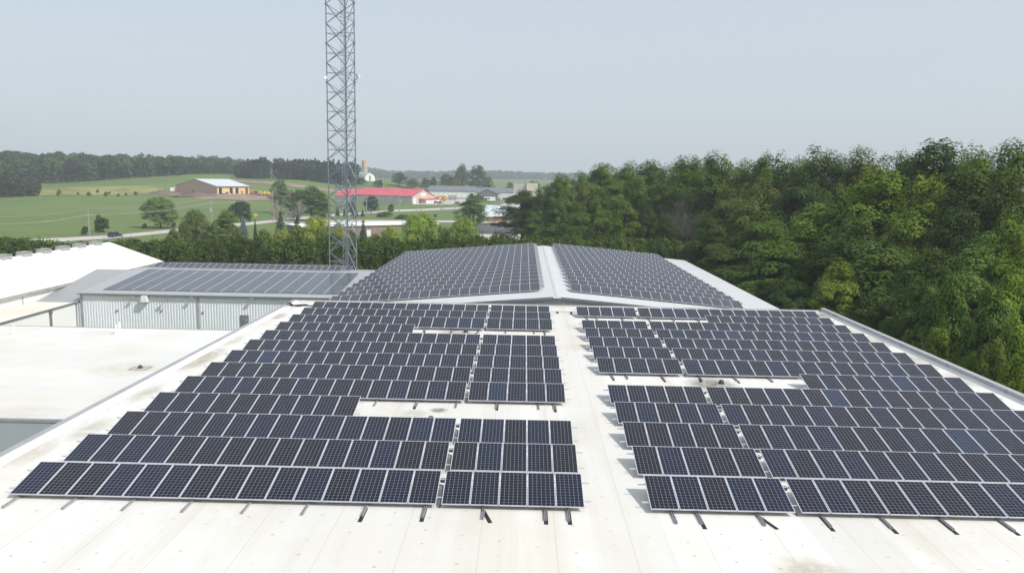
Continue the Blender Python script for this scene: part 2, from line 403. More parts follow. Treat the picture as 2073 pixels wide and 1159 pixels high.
# ---------------------------------------------------------------- warehouse carrying the near arrays
ROOF = 8.45; XL, XR, YF, YB = -21.1, 27.55, -14.0, 70.4
wh = empty('warehouse', (3.2, 28, -.5), 0, 'big warehouse whose flat off-white roof fills the foreground under the near panels', 'warehouse')
def wloc(b, name, mat, parent=wh): return b.build(name, mat, parent, (-parent.location.x, -parent.location.y, -parent.location.z))
stains = [(11.0, 43.7, 1.9, 1, (.20, .18, .15), 1), (-4.1, 37.6, .55, .9, (.14, .10, .07), 1), (-5.2, 36.9, 1.0, .5, (.36, .32, .26), 1), (-4.9, 57.4, 1.7, .9, (.34, .32, .29), 1),
          (-20.2, 46.6, 1.3, .9, (.36, .32, .26), .45), (-20.0, 48.8, 1.0, .8, (.40, .36, .30), .45), (-20.3, 52.8, .9, .7, (.42, .38, .31), .4), (-20.1, 62.6, .9, .9, (.38, .34, .28), .5), (-19.7, 39.5, .8, .7, (.40, .36, .29), .35), (-19.4, 33.6, .8, .7, (.40, .36, .29), .35), (-20.2, 30.5, 1.1, .6, (.45, .40, .32), .5),
          (26.3, 68.3, 1.5, .95, (.24, .21, .16), .8), (26.4, 57.3, 1.1, .7, (.40, .35, .28), .4), (26.5, 51, 1.1, .7, (.40, .35, .28), .4), (26.6, 46, 1.0, .6, (.42, .36, .29), .4), (26.2, 61, .9, .6, (.40, .35, .28), .5),
          (8.9, 21.8, 1.6, .8, (.42, .36, .27), 1), (4.8, 60.5, 2.0, .55, (.48, .44, .37), 1), (4.0, 53, 1.6, .4, (.5, .46, .38), 1), (2.4, 35, 1.6, .4, (.5, .46, .38), .5), (14, 25.0, 4, .25, (.52, .47, .38), 1.6), (-10, 25.2, 4, .25, (.52, .47, .38), 1.6), (-2, 25.3, 2.4, .25, (.52, .46, .36), 1.4)]
M['membrane'] = mat_membrane('roof_membrane', (.725, .716, .695), 2.45, stains)
def slab_mesh(x0, y0, x1, y1, z):
    b = MB(); b.face([(x0, y0, z), (x1, y0, z), (x1, y1, z), (x0, y1, z)]); return b
r = slab_mesh(XL+.3, YF+.3, XR-.3, YB-.3, ROOF).build('roof', M['membrane'], wh, (-3.2, -28, .5))
b = MB(); b.box(XL, YF, -.5, XL+.28, YB, ROOF-.02); b.box(XR-.28, YF, -.5, XR, YB, ROOF-.02); b.box(XL+.28, YF, -.5, XR-.28, YF+.28, ROOF-.02); b.box(XL+.28, YB-.28, -.5, XR-.28, YB, ROOF-.02)
M['wall_grey'] = mat_ribs('wall_siding', (.52, .55, .58), .35, 1); wloc(b, 'wall', M['wall_grey'])
b = MB()                                           # white cant strips running up to the metal edge
b.prism([(XL+.28, ROOF-.02), (XL+.70, ROOF+.004), (XL+.36, ROOF+.13), (XL+.28, ROOF+.13)], YF+.3, YB-.3)
wloc(b, 'cant_strip', M['white_paint']); b = MB()
b.prism([(XR-.28, ROOF-.02), (XR-.28, ROOF+.10), (XR-.34, ROOF+.10), (XR-.62, ROOF+.004)], YF+.3, YB-.3)
wloc(b, 'cant_strip', M['white_paint'])
b = MB(); b.box(XL-.05, YF, ROOF-.25, XL+.279, YB, ROOF+.15); wloc(b, 'roof_edge', M['cap_metal'])
b = MB(); b.box(XR-.30, YF, ROOF-.25, XR-.02, YB, ROOF+.30); pr_ = wloc(b, 'parapet', M['cap_light'])
b = MB(); b.box(XR-.33, YF, ROOF+.302, XR+.04, YB, ROOF+.34); 
for y in np.arange(-6, 70, 6.1): b.box(XR-.345, y, ROOF+.08, XR-.331, y+.10, ROOF+.36)
o = wloc(b, 'parapet_cap', M['cap_light'], wh); o.parent = pr_; o.location = (0, 0, 0)
b = MB(); b.box(XL+.3, YB-.30, ROOF-.2, XR-.36, YB, ROOF+.14); wloc(b, 'roof_edge', M['cap_metal'])
b = MB(); b.box(XL+.72, YB-.44, ROOF+.004, XR-.65, YB-.302, ROOF+.10); wloc(b, 'cant_strip', M['beige_roof'])

# ---------------------------------------------------------------- solar panels
PW, PL, TILT, LOW = .99, 1.96, .2493, .155
def panel_meshes():
    t = .04; me = bpy.data.meshes.new('solar_panel')
    V = [(.012, .012, t-.006), (PW-.012, .012, t-.006), (PW-.012, PL-.012, t-.006), (.012, PL-.012, t-.006), (.012, .012, .006), (PW-.012, .012, .006), (PW-.012, PL-.012, .006), (.012, PL-.012, .006)]
    me.from_pydata(V, [], [(0, 1, 2, 3), (7, 6, 5, 4)])
    uv = me.uv_layers.new(name='UVMap')
    for l in me.loops: uv.data[l.index].uv = V[l.vertex_index][:2]
    me.materials.append(M['cells']); me.materials.append(M['backsheet']); me.polygons[1].material_index = 1
    lip = .022; fb = MB()
    fb.box(0, 0, 0, PW, lip, t); fb.box(0, PL-lip, 0, PW, PL, t); fb.box(0, lip, 0, lip, PL-lip, t); fb.box(PW-lip, lip, 0, PW, PL-lip, t)
    # clips on the front lip
    fr = fb.mesh('panel_frame', M['alu'])
    j = MB(); j.v = [tuple(v) for v in V]; j.f = [(0, 1, 2, 3), (7, 6, 5, 4)]; j.m = [0, 1]
    j.cur = 2; j.box(0, 0, 0, PW, lip, t); j.box(0, PL-lip, 0, PW, PL, t); j.box(0, lip, 0, lip, PL-lip, t); j.box(PW-lip, lip, 0, PW, PL-lip, t)
    one = j.mesh('solar_panel_framed', M['cells_hall'], M['backsheet'], M['alu'])
    uv = one.uv_layers.new(name='UVMap')
    for l in one.loops: uv.data[l.index].uv = one.vertices[l.vertex_index].co.xy
    return me, fr, one
ME_PANEL, ME_FRAME, ME_ONE = panel_meshes()
def support_mesh(front, pad):
    """channel lying on the roof with a rear post and sloping arm; front = how far it sticks out"""
    b = MB(); y0, y1 = -front, PL*math.cos(TILT)+.9
    b.box(-.038, y0, .012, -.020, y1, .082); b.box(.020, y0, .012, .038, y1, .082); b.box(-.020, y0, .012, .020, y1, .030)
    yt = PL*math.cos(TILT)*.86; zt = LOW+math.tan(TILT)*yt-.03
    b.box(-.02, yt-.025, .03, .02, yt+.025, zt)
    b.tube([(0, .1, LOW-.02), (0, yt, zt)], .022, 4)
    b.tube([(0, yt+.75, .06), (0, yt, zt*.8)], .016, 4)
    return b.mesh('support_rail', M['alu_dull'])
ME_SUP = {True: support_mesh(.80, 1), False: support_mesh(.10, 0)}
def pad_mesh(front, ang):
    b = MB(); b.box(-.07, -front, .002, .07, -front+1.1, .0115); me = b.mesh('rubber_pad', M['black_rubber'])
    return me
ME_PAD = pad_mesh(1.02, 0)
ME_RAIL = {}
def cross_rails(row, n, wd):
    L_ = n*wd
    key = round(L_, 2)
    if key not in ME_RAIL:
        b = MB()
        b.box(-.26, -.02, -.055, L_+.24, .02, -.003); ME_RAIL[key] = b.mesh('cross_rail', M['alu'])
    for s in (.22, .76):
        mobj('cross_rail', ME_RAIL[key], row, (0, PL*math.cos(TILT)*s, LOW+math.sin(TILT)*PL*s), (TILT, 0, 0))
def wiring_mesh():
    b = MB(); y = PL*math.cos(TILT)*.80; z = LOW+math.sin(TILT)*PL*.8
    b.box(-.02, y-.08, z-.16, .16, y+.10, z-.05); b.tube([(-.3, y, z-.1), (.08, y-.1, z-.3), (.1, y-.6, .06), (.1, .05, .04)], .018, 5)
    return b.mesh('wiring', M['dark_metal'])
ME_WIRE = wiring_mesh()
rng = random.Random(5)
ORD = 'first second third fourth fifth sixth seventh eighth ninth tenth eleventh twelfth thirteenth fourteenth fifteenth sixteenth seventeenth eighteenth nineteenth twentieth twenty-first twenty-second twenty-third twenty-fourth twenty-fifth twenty-sixth'.split()
NUM = 'zero one two three four five six seven eight nine ten eleven twelve thirteen fourteen fifteen sixteen seventeen eighteen nineteen twenty twenty-one'.split()
def panel_row(x0, y0, n, wd, front, label, group, pad_every=2, sup_x=None):
    row = empty('solar_panel_row', (x0, y0, ROOF), 0, label, 'solar panels', group)
    for i in range(n):
        p = mobj('solar_panel', ME_PANEL, row, (i*wd, 0, LOW), (TILT, 0, 0))
        mobj('panel_frame', ME_FRAME, p)
    cross_rails(row, n, wd)
    xs = sup_x if sup_x is not None else [1.05+2.06*i for i in range(int((n*wd-.6)/2.06)+1)]
    for i, x in enumerate(xs):
        if x > n*wd: continue
        far = front if isinstance(front, bool) else (front[0] <= x <= front[1])
        s = mobj('support_rail', ME_SUP[far], row, (x, 0, .002))
        if far and rng.random() < .62:
            q = mobj('rubber_pad', ME_PAD, s, (rng.uniform(-.03, .03), -rng.uniform(0, .18), -.001), (0, 0, rng.choice((0, 0, 0, rng.uniform(-.35, .35)))))
    return row
SP, Y0 = 3.216, 25.936
XLO, XLI, XRI, XRO = -18.07, -2.72, 4.64, 9.90
WL, WR = 1.012, 1.024
SUPL = [.3+2.07*i for i in range(8)]; SUPI = [1.5, 3.65, 4.45]; SUPRI = [.75, 1.62, 3.75]; SUPR = [.72+2.06*i for i in range(8)]
idx = {'LO': 0, 'LI': 0, 'RI': 0, 'RO': 0}
def row_label(kind, n, first=False):
    k = idx[kind]; idx[kind] += 1
    side = {'LO': 'long block left of the walkway', 'LI': 'short block left of the walkway',
            'RI': 'short block right of the walkway', 'RO': 'long block right of the walkway'}[kind]
    return '%s-panel solar row, %s from the front, %s' % (NUM[n], ORD[k], side)
G_ = 'tilted solar rows on the warehouse roof'
for k in range(13):
    y = Y0+SP*k; kk = k+1
    nLO = {4: 10, 10: 10}.get(kk, 15)
    frontLO = True if kk == 1 else ((10.2, 99) if kk in (5, 11) else False)
    rowLO = panel_row(XLO, y, nLO, WL, frontLO, row_label('LO', nLO), G_, sup_x=SUPL)
    if kk not in (4, 10):
        mobj('wiring', ME_WIRE, rowLO, (nLO*WL-.0, 0, 0))
        panel_row(XLI, y, 5, WL, kk in (1, 5, 11), row_label('LI', 5), G_, sup_x=SUPI)
    if kk not in (6, 12):
        rowRI = panel_row(XRI, y, 5, WL, kk in (1, 7, 13), row_label('RI', 5), G_, sup_x=SUPRI)
    if kk not in (6, 12): mobj('wiring', ME_WIRE, rowRI, (5*WL, 0, 0))
    if kk in (6, 12): panel_row(XRO+5*WR if kk == 12 else XRO+6*WR, y, 10 if kk == 12 else 9, WR, False, row_label('RO', 10 if kk == 12 else 9), G_, sup_x=SUPR)
    else: panel_row(XRO, y, 15, WR, True if kk == 1 else ((0, 5.5) if kk in (7, 13) else False), row_label('RO', 15), G_, sup_x=SUPR)

# ---------------------------------------------------------------- second hall: shallow metal gable behind
RX, RZ, SL2 = 3.2, 9.2, .0853; B2Y0, B2Y1, B2W = 71.5, 127.0, 23.2
hall = empty('metal_hall', (RX, B2Y0, -.5), 0, 'long hall with a low pale metal gable roof behind the warehouse', 'hall')
hl = lambda bb, nm, mt, par=hall: bb.build(nm, mt, par, (-RX, -B2Y0, .5))
M['roof_ribs'] = mat_ribs('metal_roof_ribs', (.60, .615, .635), .30, 1, .82, .5, .0, lap=7.3)
for s in (-1, 1):
    b = MB(); e = RX+s*B2W; ez = RZ-SL2*B2W
    P = [(RX, B2Y0, RZ), (e, B2Y0, ez), (e, B2Y1, ez), (RX, B2Y1, RZ)]
    Q = [(x, y, z-.12) for x, y, z in P]
    if s > 0: b.face(P); b.face(Q[::-1])
    else: b.face(P[::-1]); b.face(Q)
    b.face([P[1], P[2], Q[2], Q[1]]); b.face([P[0], P[1], Q[1], Q[0]]); b.face([P[3], P[2], Q[2], Q[3]])
    hl(b, 'roof', M['roof_ribs'])
b = MB(); b.prism([(RX-.2, RZ-.012), (RX, RZ+.03), (RX+.2, RZ-.012), (RX, RZ+.006)], B2Y0-.05, B2Y1+.05); hl(b, 'ridge_cap', plain('ridge_metal', (.50, .51, .525), .6, 0, .3, .03))
b = MB()                                            # ribbed gable wall
pit = .30; n_ = int(2*(B2W-.4)/pit)
xs = []
for i in range(n_):
    x = RX-(B2W-.4)+i*pit; xs += [(x, 0), (x+.08, .035), (x+.2, .035), (x+.28, 0)]
for (xa, da), (xb, db) in zip(xs[:-1], xs[1:]):
    za, zb = RZ-.14-SL2*abs(xa-RX), RZ-.14-SL2*abs(xb-RX)
    b.face([(xa, B2Y0+.3-da, -.5), (xb, B2Y0+.3-db, -.5), (xb, B2Y0+.3-db, zb), (xa, B2Y0+.3-da, za)])
M['pale_siding'] = plain('pale_siding', (.60, .63, .65), .5, .05, .4, .05, .3)
hl(b, 'gable_wall', M['pale_siding'])
b = MB(); e = B2W-.4
b.box(RX-e, B2Y0+.34, -.5, RX-e+.2, B2Y1-.3, RZ-.15-SL2*B2W); b.box(RX+e-.2, B2Y0+.34, -.5, RX+e, B2Y1-.3, RZ-.15-SL2*B2W); b.box(RX-e+.2, B2Y1-.5, -.5, RX+e-.2, B2Y1-.3, RZ-.2-SL2*B2W)
b.face([(RX-e+.2, B2Y1-.4, RZ-.2-SL2*B2W), (RX+e-.2, B2Y1-.4, RZ-.2-SL2*B2W), (RX, B2Y1-.4, RZ-.15)])
hl(b, 'wall', M['wall_grey'])
for s in (-1, 1):
    b = MB(); ang = s*math.atan(SL2)
    for (za, zb, ya) in ((-.30, -.02, B2Y0-.055),):
        b.face([(RX, ya, RZ+za), (RX+s*B2W, ya, RZ+za-SL2*B2W), (RX+s*B2W, ya, RZ+zb-SL2*B2W), (RX, ya, RZ+zb)][::s])
        b.face([(RX, ya, RZ+zb), (RX+s*B2W, ya, RZ+zb-SL2*B2W), (RX+s*B2W, B2Y0-.002, RZ+zb-SL2*B2W), (RX, B2Y0-.002, RZ+zb)][::s])
    hl(b, 'gable_trim', M['trim'])
b = MB(); b.box(RX-.38, B2Y0-.10, RZ-.16, RX+.38, B2Y0-.057, RZ+.02); hl(b, 'ridge_end_cap', M['white_paint'])
G2 = 'tilted solar rows on the hall roof'
ME_R2 = {}
ang2 = math.atan(SL2)
for k in range(16):
    y = 75.3+3.257*k
    for side, n, x0 in ((-1, 21, 1.73), (1, 17, 4.72)):
        lab = '%s-panel solar row on the hall roof, %s from the near gable, %s slope' % (NUM[n], ORD[k], 'left' if side < 0 else 'right')
        zr = RZ-SL2*abs(x0-RX)
        row = empty('solar_panel_row', (x0, y, zr), 0, lab, 'solar panels', G2)
        row.rotation_euler = (0, ang2*side, 0)
        xs0 = -n*1.0 if side < 0 else 0
        if n not in ME_R2:
            b = MB(); L0 = n*1.0
            for s in (.22, .76):
                yy = PL*math.cos(TILT)*s; zz = .12+math.sin(TILT)*PL*s
                b.box(-.2, yy-.02, zz-.06, L0+.2, yy+.02, zz-.005)
            for i in range(0, n+1, 2):
                b.box(i-.02 if i else .1, 0, .002, i+.02 if i else .14, 2.1, .05)
                b.box(i-.02 if i else .1, 1.45, .05, i+.02 if i else .14, 1.5, .12+math.tan(TILT)*1.45-.03)
            rack = b.mesh('rack', M['alu_dull'])
            d = MB(); d.face([(0, PL*math.cos(TILT)+.03, .1+math.sin(TILT)*PL), (L0, PL*math.cos(TILT)+.03, .1+math.sin(TILT)*PL), (L0, PL*math.cos(TILT)+.35, .06), (0, PL*math.cos(TILT)+.35, .06)])
            d.box(L0-.02, PL*math.cos(TILT)+.31, .055, L0+.45, PL*math.cos(TILT)+.35, .45)
            ME_R2[n] = (rack, d.mesh('wind_deflector', M['cap_light']))
        mobj('rack', ME_R2[n][0], row, (xs0, 0, 0)); mobj('wind_deflector', ME_R2[n][1], row, (xs0, 0, 0))
        for i in range(n):
            mobj('solar_panel', ME_ONE, row, (xs0+i*1.0, 0, .12), (TILT, 0, 0))

# ---------------------------------------------------------------- workshop on the left with the flush array
BY, BYR = 98.0, 113.2
def z3(y): return 4.5+.098*(y-BY)
ws = empty('metal_workshop', (-40, BY, -.5), 0, 'low ribbed metal workshop with a flush solar array on its roof, left of the hall', 'workshop')
wl = lambda bb, nm, mt, par=ws: bb.build(nm, mt, par, (40, -BY, .5))
def ribbed(x0, x1, z0, z1, y, pit, dep):
    b = MB(); xs = []; x = x0
    while x < x1-pit*.9:
        xs += [(x, 0), (x+pit*.28, 0), (x+pit*.40, dep), (x+pit*.80, dep), (x+pit*.92, 0)]; x += pit
    xs.append((x1, 0))
    for (xa, da), (xb, db) in zip(xs[:-1], xs[1:]): b.face([(xa, y-da, z0), (xb, y-db, z0), (xb, y-db, z1), (xa, y-da, z1)])
    return b
M['blue_siding'] = plain('pale_blue_siding', (.745, .765, .835), .5, .0, .4, .05, .25)
wl(ribbed(-56.95, -41.95, -.5, 4.36, BY+.02, .36, .05), 'wall', M['blue_siding']); wl(ribbed(-41.65, -20.2, -.5, 4.36, BY+.02, .36, .05), 'wall', M['blue_siding'])
b = MB(); b.box(-57.05, BY-.05, -.5, -56.7, BY+.3, 4.4); wl(b, 'corner_trim', M['cap_light'])
b = MB(); b.box(-41.95, BY-.06, -.5, -41.65, BY+.02, 4.4); wl(b, 'wall_trim', M['cap_light'])
b = MB(); b.box(-57.0, BY+.3, -.5, -56.8, BYR+14, 4.3); b.box(-20.5, BY+.3, -.5, -20.2, BYR+14, 4.3); b.box(-56.8, BYR+13.8, -.5, -20.5, BYR+14, 4.3); wl(b, 'wall', M['blue_siding'])
M['roof_ribs_y'] = mat_ribs('metal_roof_ribs_long', (.41, .42, .435), .36, 0, .80, .45, .1)
b = MB(); b.face([(-57.2, BY-.3, z3(BY-.3)), (-20.05, BY-.3, z3(BY-.3)), (-20.05, BYR, z3(BYR)), (-57.2, BYR, z3(BYR))])
b.face([(-57.2, BYR, z3(BYR)), (-20.05, BYR, z3(BYR)), (-20.05, BYR+16, z3(BYR)-1.6), (-57.2, BYR+16, z3(BYR)-1.6)]); wl(b, 'roof', M['roof_ribs_y'])
b = MB(); b.box(-57.22, BY-.42, z3(BY)-.22, -20.0, BY-.302, z3(BY)-.05); wl(b, 'gutter', M['trim'])
dr = MB(); dr.box(-36.35, BY-.10, -.5, -35.25, BY-.035, 1.98); dd = wl(dr, 'door', M['trim'])
b = MB(); b.box(-36.25, BY-.125, -.45, -35.35, BY-.102, 1.9); o = b.build('door_leaf', plain('grey_door', (.20, .205, .22), .5), dd)
b = MB(); b.box(-35.62, BY-.16, 1.3, -35.47, BY-.127, 1.42); b.build('door_notice', M['white_paint'], dd)
for px, py in ((273.5, 601), (335.5, 608.5), (390.5, 602.5), (513, 604.5)):
    p = at(px, py, BY); b = MB(); x, z = p[0], p[2]
    b.box(x-.22, BY-.72, z+.02, x+.22, BY-.45, z+.14); b.tube([(x-.25, BY-.03, z-.06), (x-.1, BY-.5, z+.05)], .04, 5); wl(b, 'wall_lamp', M['vent_grey'])
p = at(296, 603, BY); b = MB(); x, z = p[0], p[2]
b.prism([(x-.42, z-.42), (x+.42, z-.42), (x+.30, z+.38), (x-.30, z+.38)], BY-.75, BY-.03); wl(b, 'vent_hood', M['white_paint'])
for px, py in ((238, 627.5), (327.5, 628), (412, 631)):
    p = at(px, py, BY); b = MB(); x, z = p[0], p[2]
    b.box(x-.1, BY-.16, z-.1, x+.1, BY-.04, z+.1); b.box(x-.22, BY-.09, z-.22, x-.12, BY-.04, z-.06); wl(b, 'junction_box', M['vent_grey'])
p = at(614, 604.5, BY); b = MB(); b.box(p[0]-.25, BY-.3, p[2]-.15, p[0]+.35, BY-.04, p[2]+.12); wl(b, 'wall_light', M['white_paint'])
# lower lean-to wing beside the workshop
def z3w(y): return 3.35+.172*(y-BY)
wing = empty('lean_to', (-60, BY, -.5), 0, 'grey corrugated lean-to roof wedged between the white barn and the workshop', 'lean-to')
b = MB(); b.face([(-62.6, BY-.6, z3w(BY-.6)), (-57.25, BY-.6, z3w(BY-.6)), (-57.25, BYR-1, z3w(BYR-1)), (-62.6, BYR-1, z3w(BYR-1))])
M['roof_wing'] = mat_ribs('corrugated_roof', (.37, .38, .395), .36, 0, .78, .5, .1)
b.build('roof', M['roof_wing'], wing, (60, -BY, .5))
b = MB(); b.box(-62.7, BY-.75, z3w(BY)-.35, -57.1, BY-.62, z3w(BY)-.07); b.build('eave_trim', M['trim'], wing, (60, -BY, .5))
ribbed(-59.2, -57.05, -.5, z3w(BY)-.2, BY+.0, .36, .05).build('wall', M['blue_siding'], wing, (60, -BY, .5))
b = MB(); b.box(-62.5, BY-.02, -.5, -59.2, BY+.2, z3w(BY)-.2); b.build('back_wall', M['blue_siding'], wing, (60, -BY, .5))

# flush array: sixteen columns of twelve landscape panels
arr = empty('solar_array', (-54.9, 99.6, z3(99.6)-.05), 0, 'large flush solar array of landscape panels covering the workshop roof', 'solar panels')
arr.rotation_euler = (math.atan(.098), 0, 0)
def column_mesh():
    b = MB(); nrow = 12; w_, h_ = 1.90, 1.04; uvs = []
    for i in range(nrow):
        y = i*h_; b.cur = 0
        b.face([(.012, y+.01, .14), (w_-.012, y+.01, .14), (w_-.012, y+h_-.02, .14), (.012, y+h_-.02, .14)]); uvs += [(0, 0), (0, 1.96), (.99, 1.96), (.99, 0)]
        b.cur = 3; b.box(0, y, .10, w_, y+.02, .143); uvs += [(0, 0)]*24
    b.cur = 1; b.box(-.075, -.01, .10, -.002, nrow*h_, .150); uvs += [(0, 0)]*24
    b.cur = 1; b.box(0, nrow*h_, .10, w_, nrow*h_+.012, .143); uvs += [(0, 0)]*24
    b.cur = 2; b.box(.1, -.06, .0, w_-.1, .3, .09); uvs += [(0, 0)]*24
    me = b.mesh('panel_column', M['cells_flush'], M['alu'], M['dark_metal'], M['alu_dull'])
    uv = me.uv_layers.new(name='UVMap')
    for l, q in zip(me.loops, uvs): uv.data[l.index].uv = q
    return me
mec = column_mesh()
for i in range(16): mobj('panel_column', mec, arr, (i*1.935, 0, 0))
yb = 113.5
for k_, (nn, yy, xx, ll) in enumerate(((28, yb, -55.0, 'single tilted solar row along the crest of the workshop roof, nearer of two'), (28, yb+2.9, -54.2, 'single tilted solar row peeking over the workshop crest, farther of two'))):
    row = empty('solar_panel_row', (xx, yy, (5.90, 5.62)[k_]), 0, ll, 'solar panels', 'solar rows on the workshop crest')
    for i in range(nn): mobj('solar_panel', ME_ONE, row, (i*1.0, 0, .16), (TILT, 0, 0))
    b = MB()
    for s in (.2, .75): b.box(-.2, PL*s*.97-.02, .10+math.sin(TILT)*PL*s, nn+.2, PL*s*.97+.02, .155+math.sin(TILT)*PL*s)
    for i in range(0, nn+1, 2): b.box(i-.02, .1, .0, i+.02, .15, .15); b.box(i-.02, 1.5, .0, i+.02, 1.55, .5)
    b.build('rack', M['alu_dull'], row)

# ---------------------------------------------------------------- low white roof, link building, white barn (left)
LZ = 5.0
lr = empty('low_building', (-40, 59, -.5), 0, 'lower building with a broad white membrane roof left of the warehouse', 'building')
ll_ = lambda bb, nm, mt, par=lr: bb.build(nm, mt, par, (40, -59, .5))
M['membrane2'] = mat_membrane('low_roof_membrane', (.725, .722, .705), 2.2, [(-30.2, 57.6, 3.6, .6, (.50, .46, .38), 1), (-29.4, 58.1, 1.1, .8, (.40, .37, .34), 1), (-40, 71, 3, .4, (.5, .46, .4), 2), (-25.5, 50, 3.4, .5, (.52, .47, .39), .5), (-31, 46.6, 3, .55, (.52, .47, .39), 1.6), (-36, 52, 1.2, .4, (.5, .46, .4), 3)], dots=False, along='y')
ll_(slab_mesh(-57.2, 45.2, -21.16, 72.8, LZ), 'roof', M['membrane2'])
M['smooth'] = plain('smooth_grey_siding', (.42, .445, .49), .5, .05, .4, .05, .2)
for ya, yb_ in ((45.0, 45.198), (72.802, 73.0)): b = MB(); b.box(-57.2, ya, -.5, -21.16, yb_, LZ-.12); ll_(b, 'wall', M['smooth'])
for ya, yb_, zt in ((44.96, 45.2, .06), (72.8, 73.05, .10)): b = MB(); b.box(-57.2, ya, LZ-.12, -21.16, yb_, LZ+zt); ll_(b, 'roof_edge', M['cap_metal'])
b = MB(); b.box(-57.2, 72.5, LZ+.004, -21.2, 72.798, LZ+.07); ll_(b, 'cant_strip', M['white_paint'])

lk = empty('link_building', (-60, 75, -.5), 0, 'narrow link building with a beige flat roof and white side wall, against the white barn', 'building')
lkl = lambda bb, nm, mt, par=lk: bb.build(nm, mt, par, (60, -75, .5))
lkl(slab_mesh(-62.6, 40, -57.3, BY-.7, 3.3), 'roof', M['beige_roof'])
b = MB(); b.box(-57.5, 40, -.5, -57.26, BY-.8, 3.22); lkl(b, 'wall', M['white_paint'])
b = MB(); b.box(-57.32, 40, 3.22, -57.1, BY-.8, 3.38); lkl(b, 'gutter', M['trim'])
p = atz(88, 628, 3.2); b = MB(); b.box(-57.255, p[1]-.14, -.5, -57.08, p[1]+.14, 3.2); b.box(-57.28, p[1]-.2, 2.8, -57.0, p[1]+.2, 3.2); lkl(b, 'downspout', M['trim'])

wb = empty('white_barn', (-71.7, 90, -.5), 0, 'long barn with a bright white gable roof and ridge vents at far left', 'barn')
wbl = lambda bb, nm, mt, par=wb: bb.build(nm, mt, par, (71.7, -90, .5))
BX0, BRX, BX1, BRZ, BEZ, BA, BB_ = -80.7, -71.7, -62.7, 7.9, 4.8, 40., 133.
b = MB(); b.face([(BRX, BA, BRZ), (BX1+.2, BA, BEZ-.07), (BX1+.2, BB_, BEZ-.07), (BRX, BB_, BRZ)]); b.face([(BX0-.2, BA, BEZ-.07), (BRX, BA, BRZ), (BRX, BB_, BRZ), (BX0-.2, BB_, BEZ-.07)])
wbl(b, 'roof', M['bright_roof'])
b = MB(); b.box(BX1+.21, BA, BEZ-.42, BX1+.36, BB_, BEZ-.06); wbl(b, 'gutter', M['vent_grey'])
b = MB(); b.box(BX1-.25, BA, -.5, BX1, BB_-.2, BEZ-.1); b.box(BX0, BA, -.5, BX0+.25, BB_-.2, BEZ-.1)
b.face([(BX0, BB_-.2, -.5), (BX1, BB_-.2, -.5), (BX1, BB_-.2, BEZ), (BRX, BB_-.2, BRZ-.1), (BX0, BB_-.2, BEZ)]); wbl(b, 'wall', M['white_paint'])
for i, (px, py) in enumerate(((7, 521.5), (49, 515), (89, 509), (127, 503), (160.7, 498), (193.5, 493))):
    d = ray(px, py); t = BRX/d[0]; y = d[1]*t
    b = MB(); b.prism([(-.62, -.2), (.62, -.2), (.62, .30), (.45, .46), (-.45, .46), (-.62, .30)], -.95, .95)
    b.box(-.7, -1.0, .462, .7, 1.0, .50)
    b.build('ridge_vent', M['vent_grey'], wb, (0, y-90, BRZ+.5))
p = atz(63, 605, 4.0); b = MB(); b.box(BX1+.002, p[1]-.06, 3.31, BX1+.08, p[1]+.06, 4.4); wbl(b, 'downspout', M['vent_grey'])

# ---------------------------------------------------------------- roof furniture
def drain(x, y, z, label, ring):
    t = empty('roof_drain', (x, y, z), 0, label, 'roof drain', 'roof drains')
    b = MB(); b.lathe([(0, .25), (.09, .25), (.14, .20), (.165, .09), (.17, .02)], 10); b.build('strainer', M['dark_metal'], t)
    b = MB(); b.lathe([(.205, .035), (.30, .03), (.34, .003)], 14); b.build('clamp_ring', M['vent_grey'], t)
    if ring:
        b = MB()
        for k in range(4):
            a = math.pi/4+k*math.pi/2; b.v += [(1.02*math.cos(a), .9*math.sin(a), .004), (1.02*math.cos(a+math.pi/2), .9*math.sin(a+math.pi/2), .004), (.8*math.cos(a+math.pi/2), .7*math.sin(a+math.pi/2), .012), (.8*math.cos(a), .7*math.sin(a), .012)]
            n = len(b.v); b.f.append((n-4, n-3, n-2, n-1)); b.m.append(0)
        b.build('sump_rim', plain('dirty_membrane', (.30, .27, .24), .9), t)
    return t
p = atz(1460, 777, ROOF); drain(p[0], p[1], ROOF, 'dark domed roof drain in the stained gap of the right-hand arrays', False)
p = atz(873, 850, ROOF); drain(p[0], p[1]-.15, ROOF, 'roof drain half hidden behind panels beside the burnt-looking stain on the left', False)
p = atz(943, 673, ROOF); drain(p[0], p[1], ROOF, 'roof drain under the far left-hand rows on a grey patch', False)
p = atz(284, 745, LZ); drain(p[0], p[1], LZ, 'dark domed drain in the square sump of the low white roof', True)
for (px, py, h, lab) in ((29, 677, .85, 'white plastic vent pipe alone near the left edge of the low roof'), (236, 678, 1.0, 'shorter white vent pipe, nearer of the pair on the low roof'), (242.5, 676, 1.15, 'taller white vent pipe, farther of the pair on the low roof')):
    p = atz(px, py, LZ); b = MB(); b.lathe([(.30, .003), (.16, .12), (.085, .22), (.075, h), (.055, h), (.055, h-.1)], 12)
    o = b.build('vent_pipe', M['bright_roof'], None, (p[0], p[1], LZ)); tag(o, lab, 'vent pipe', 'vent pipes on the low roof')
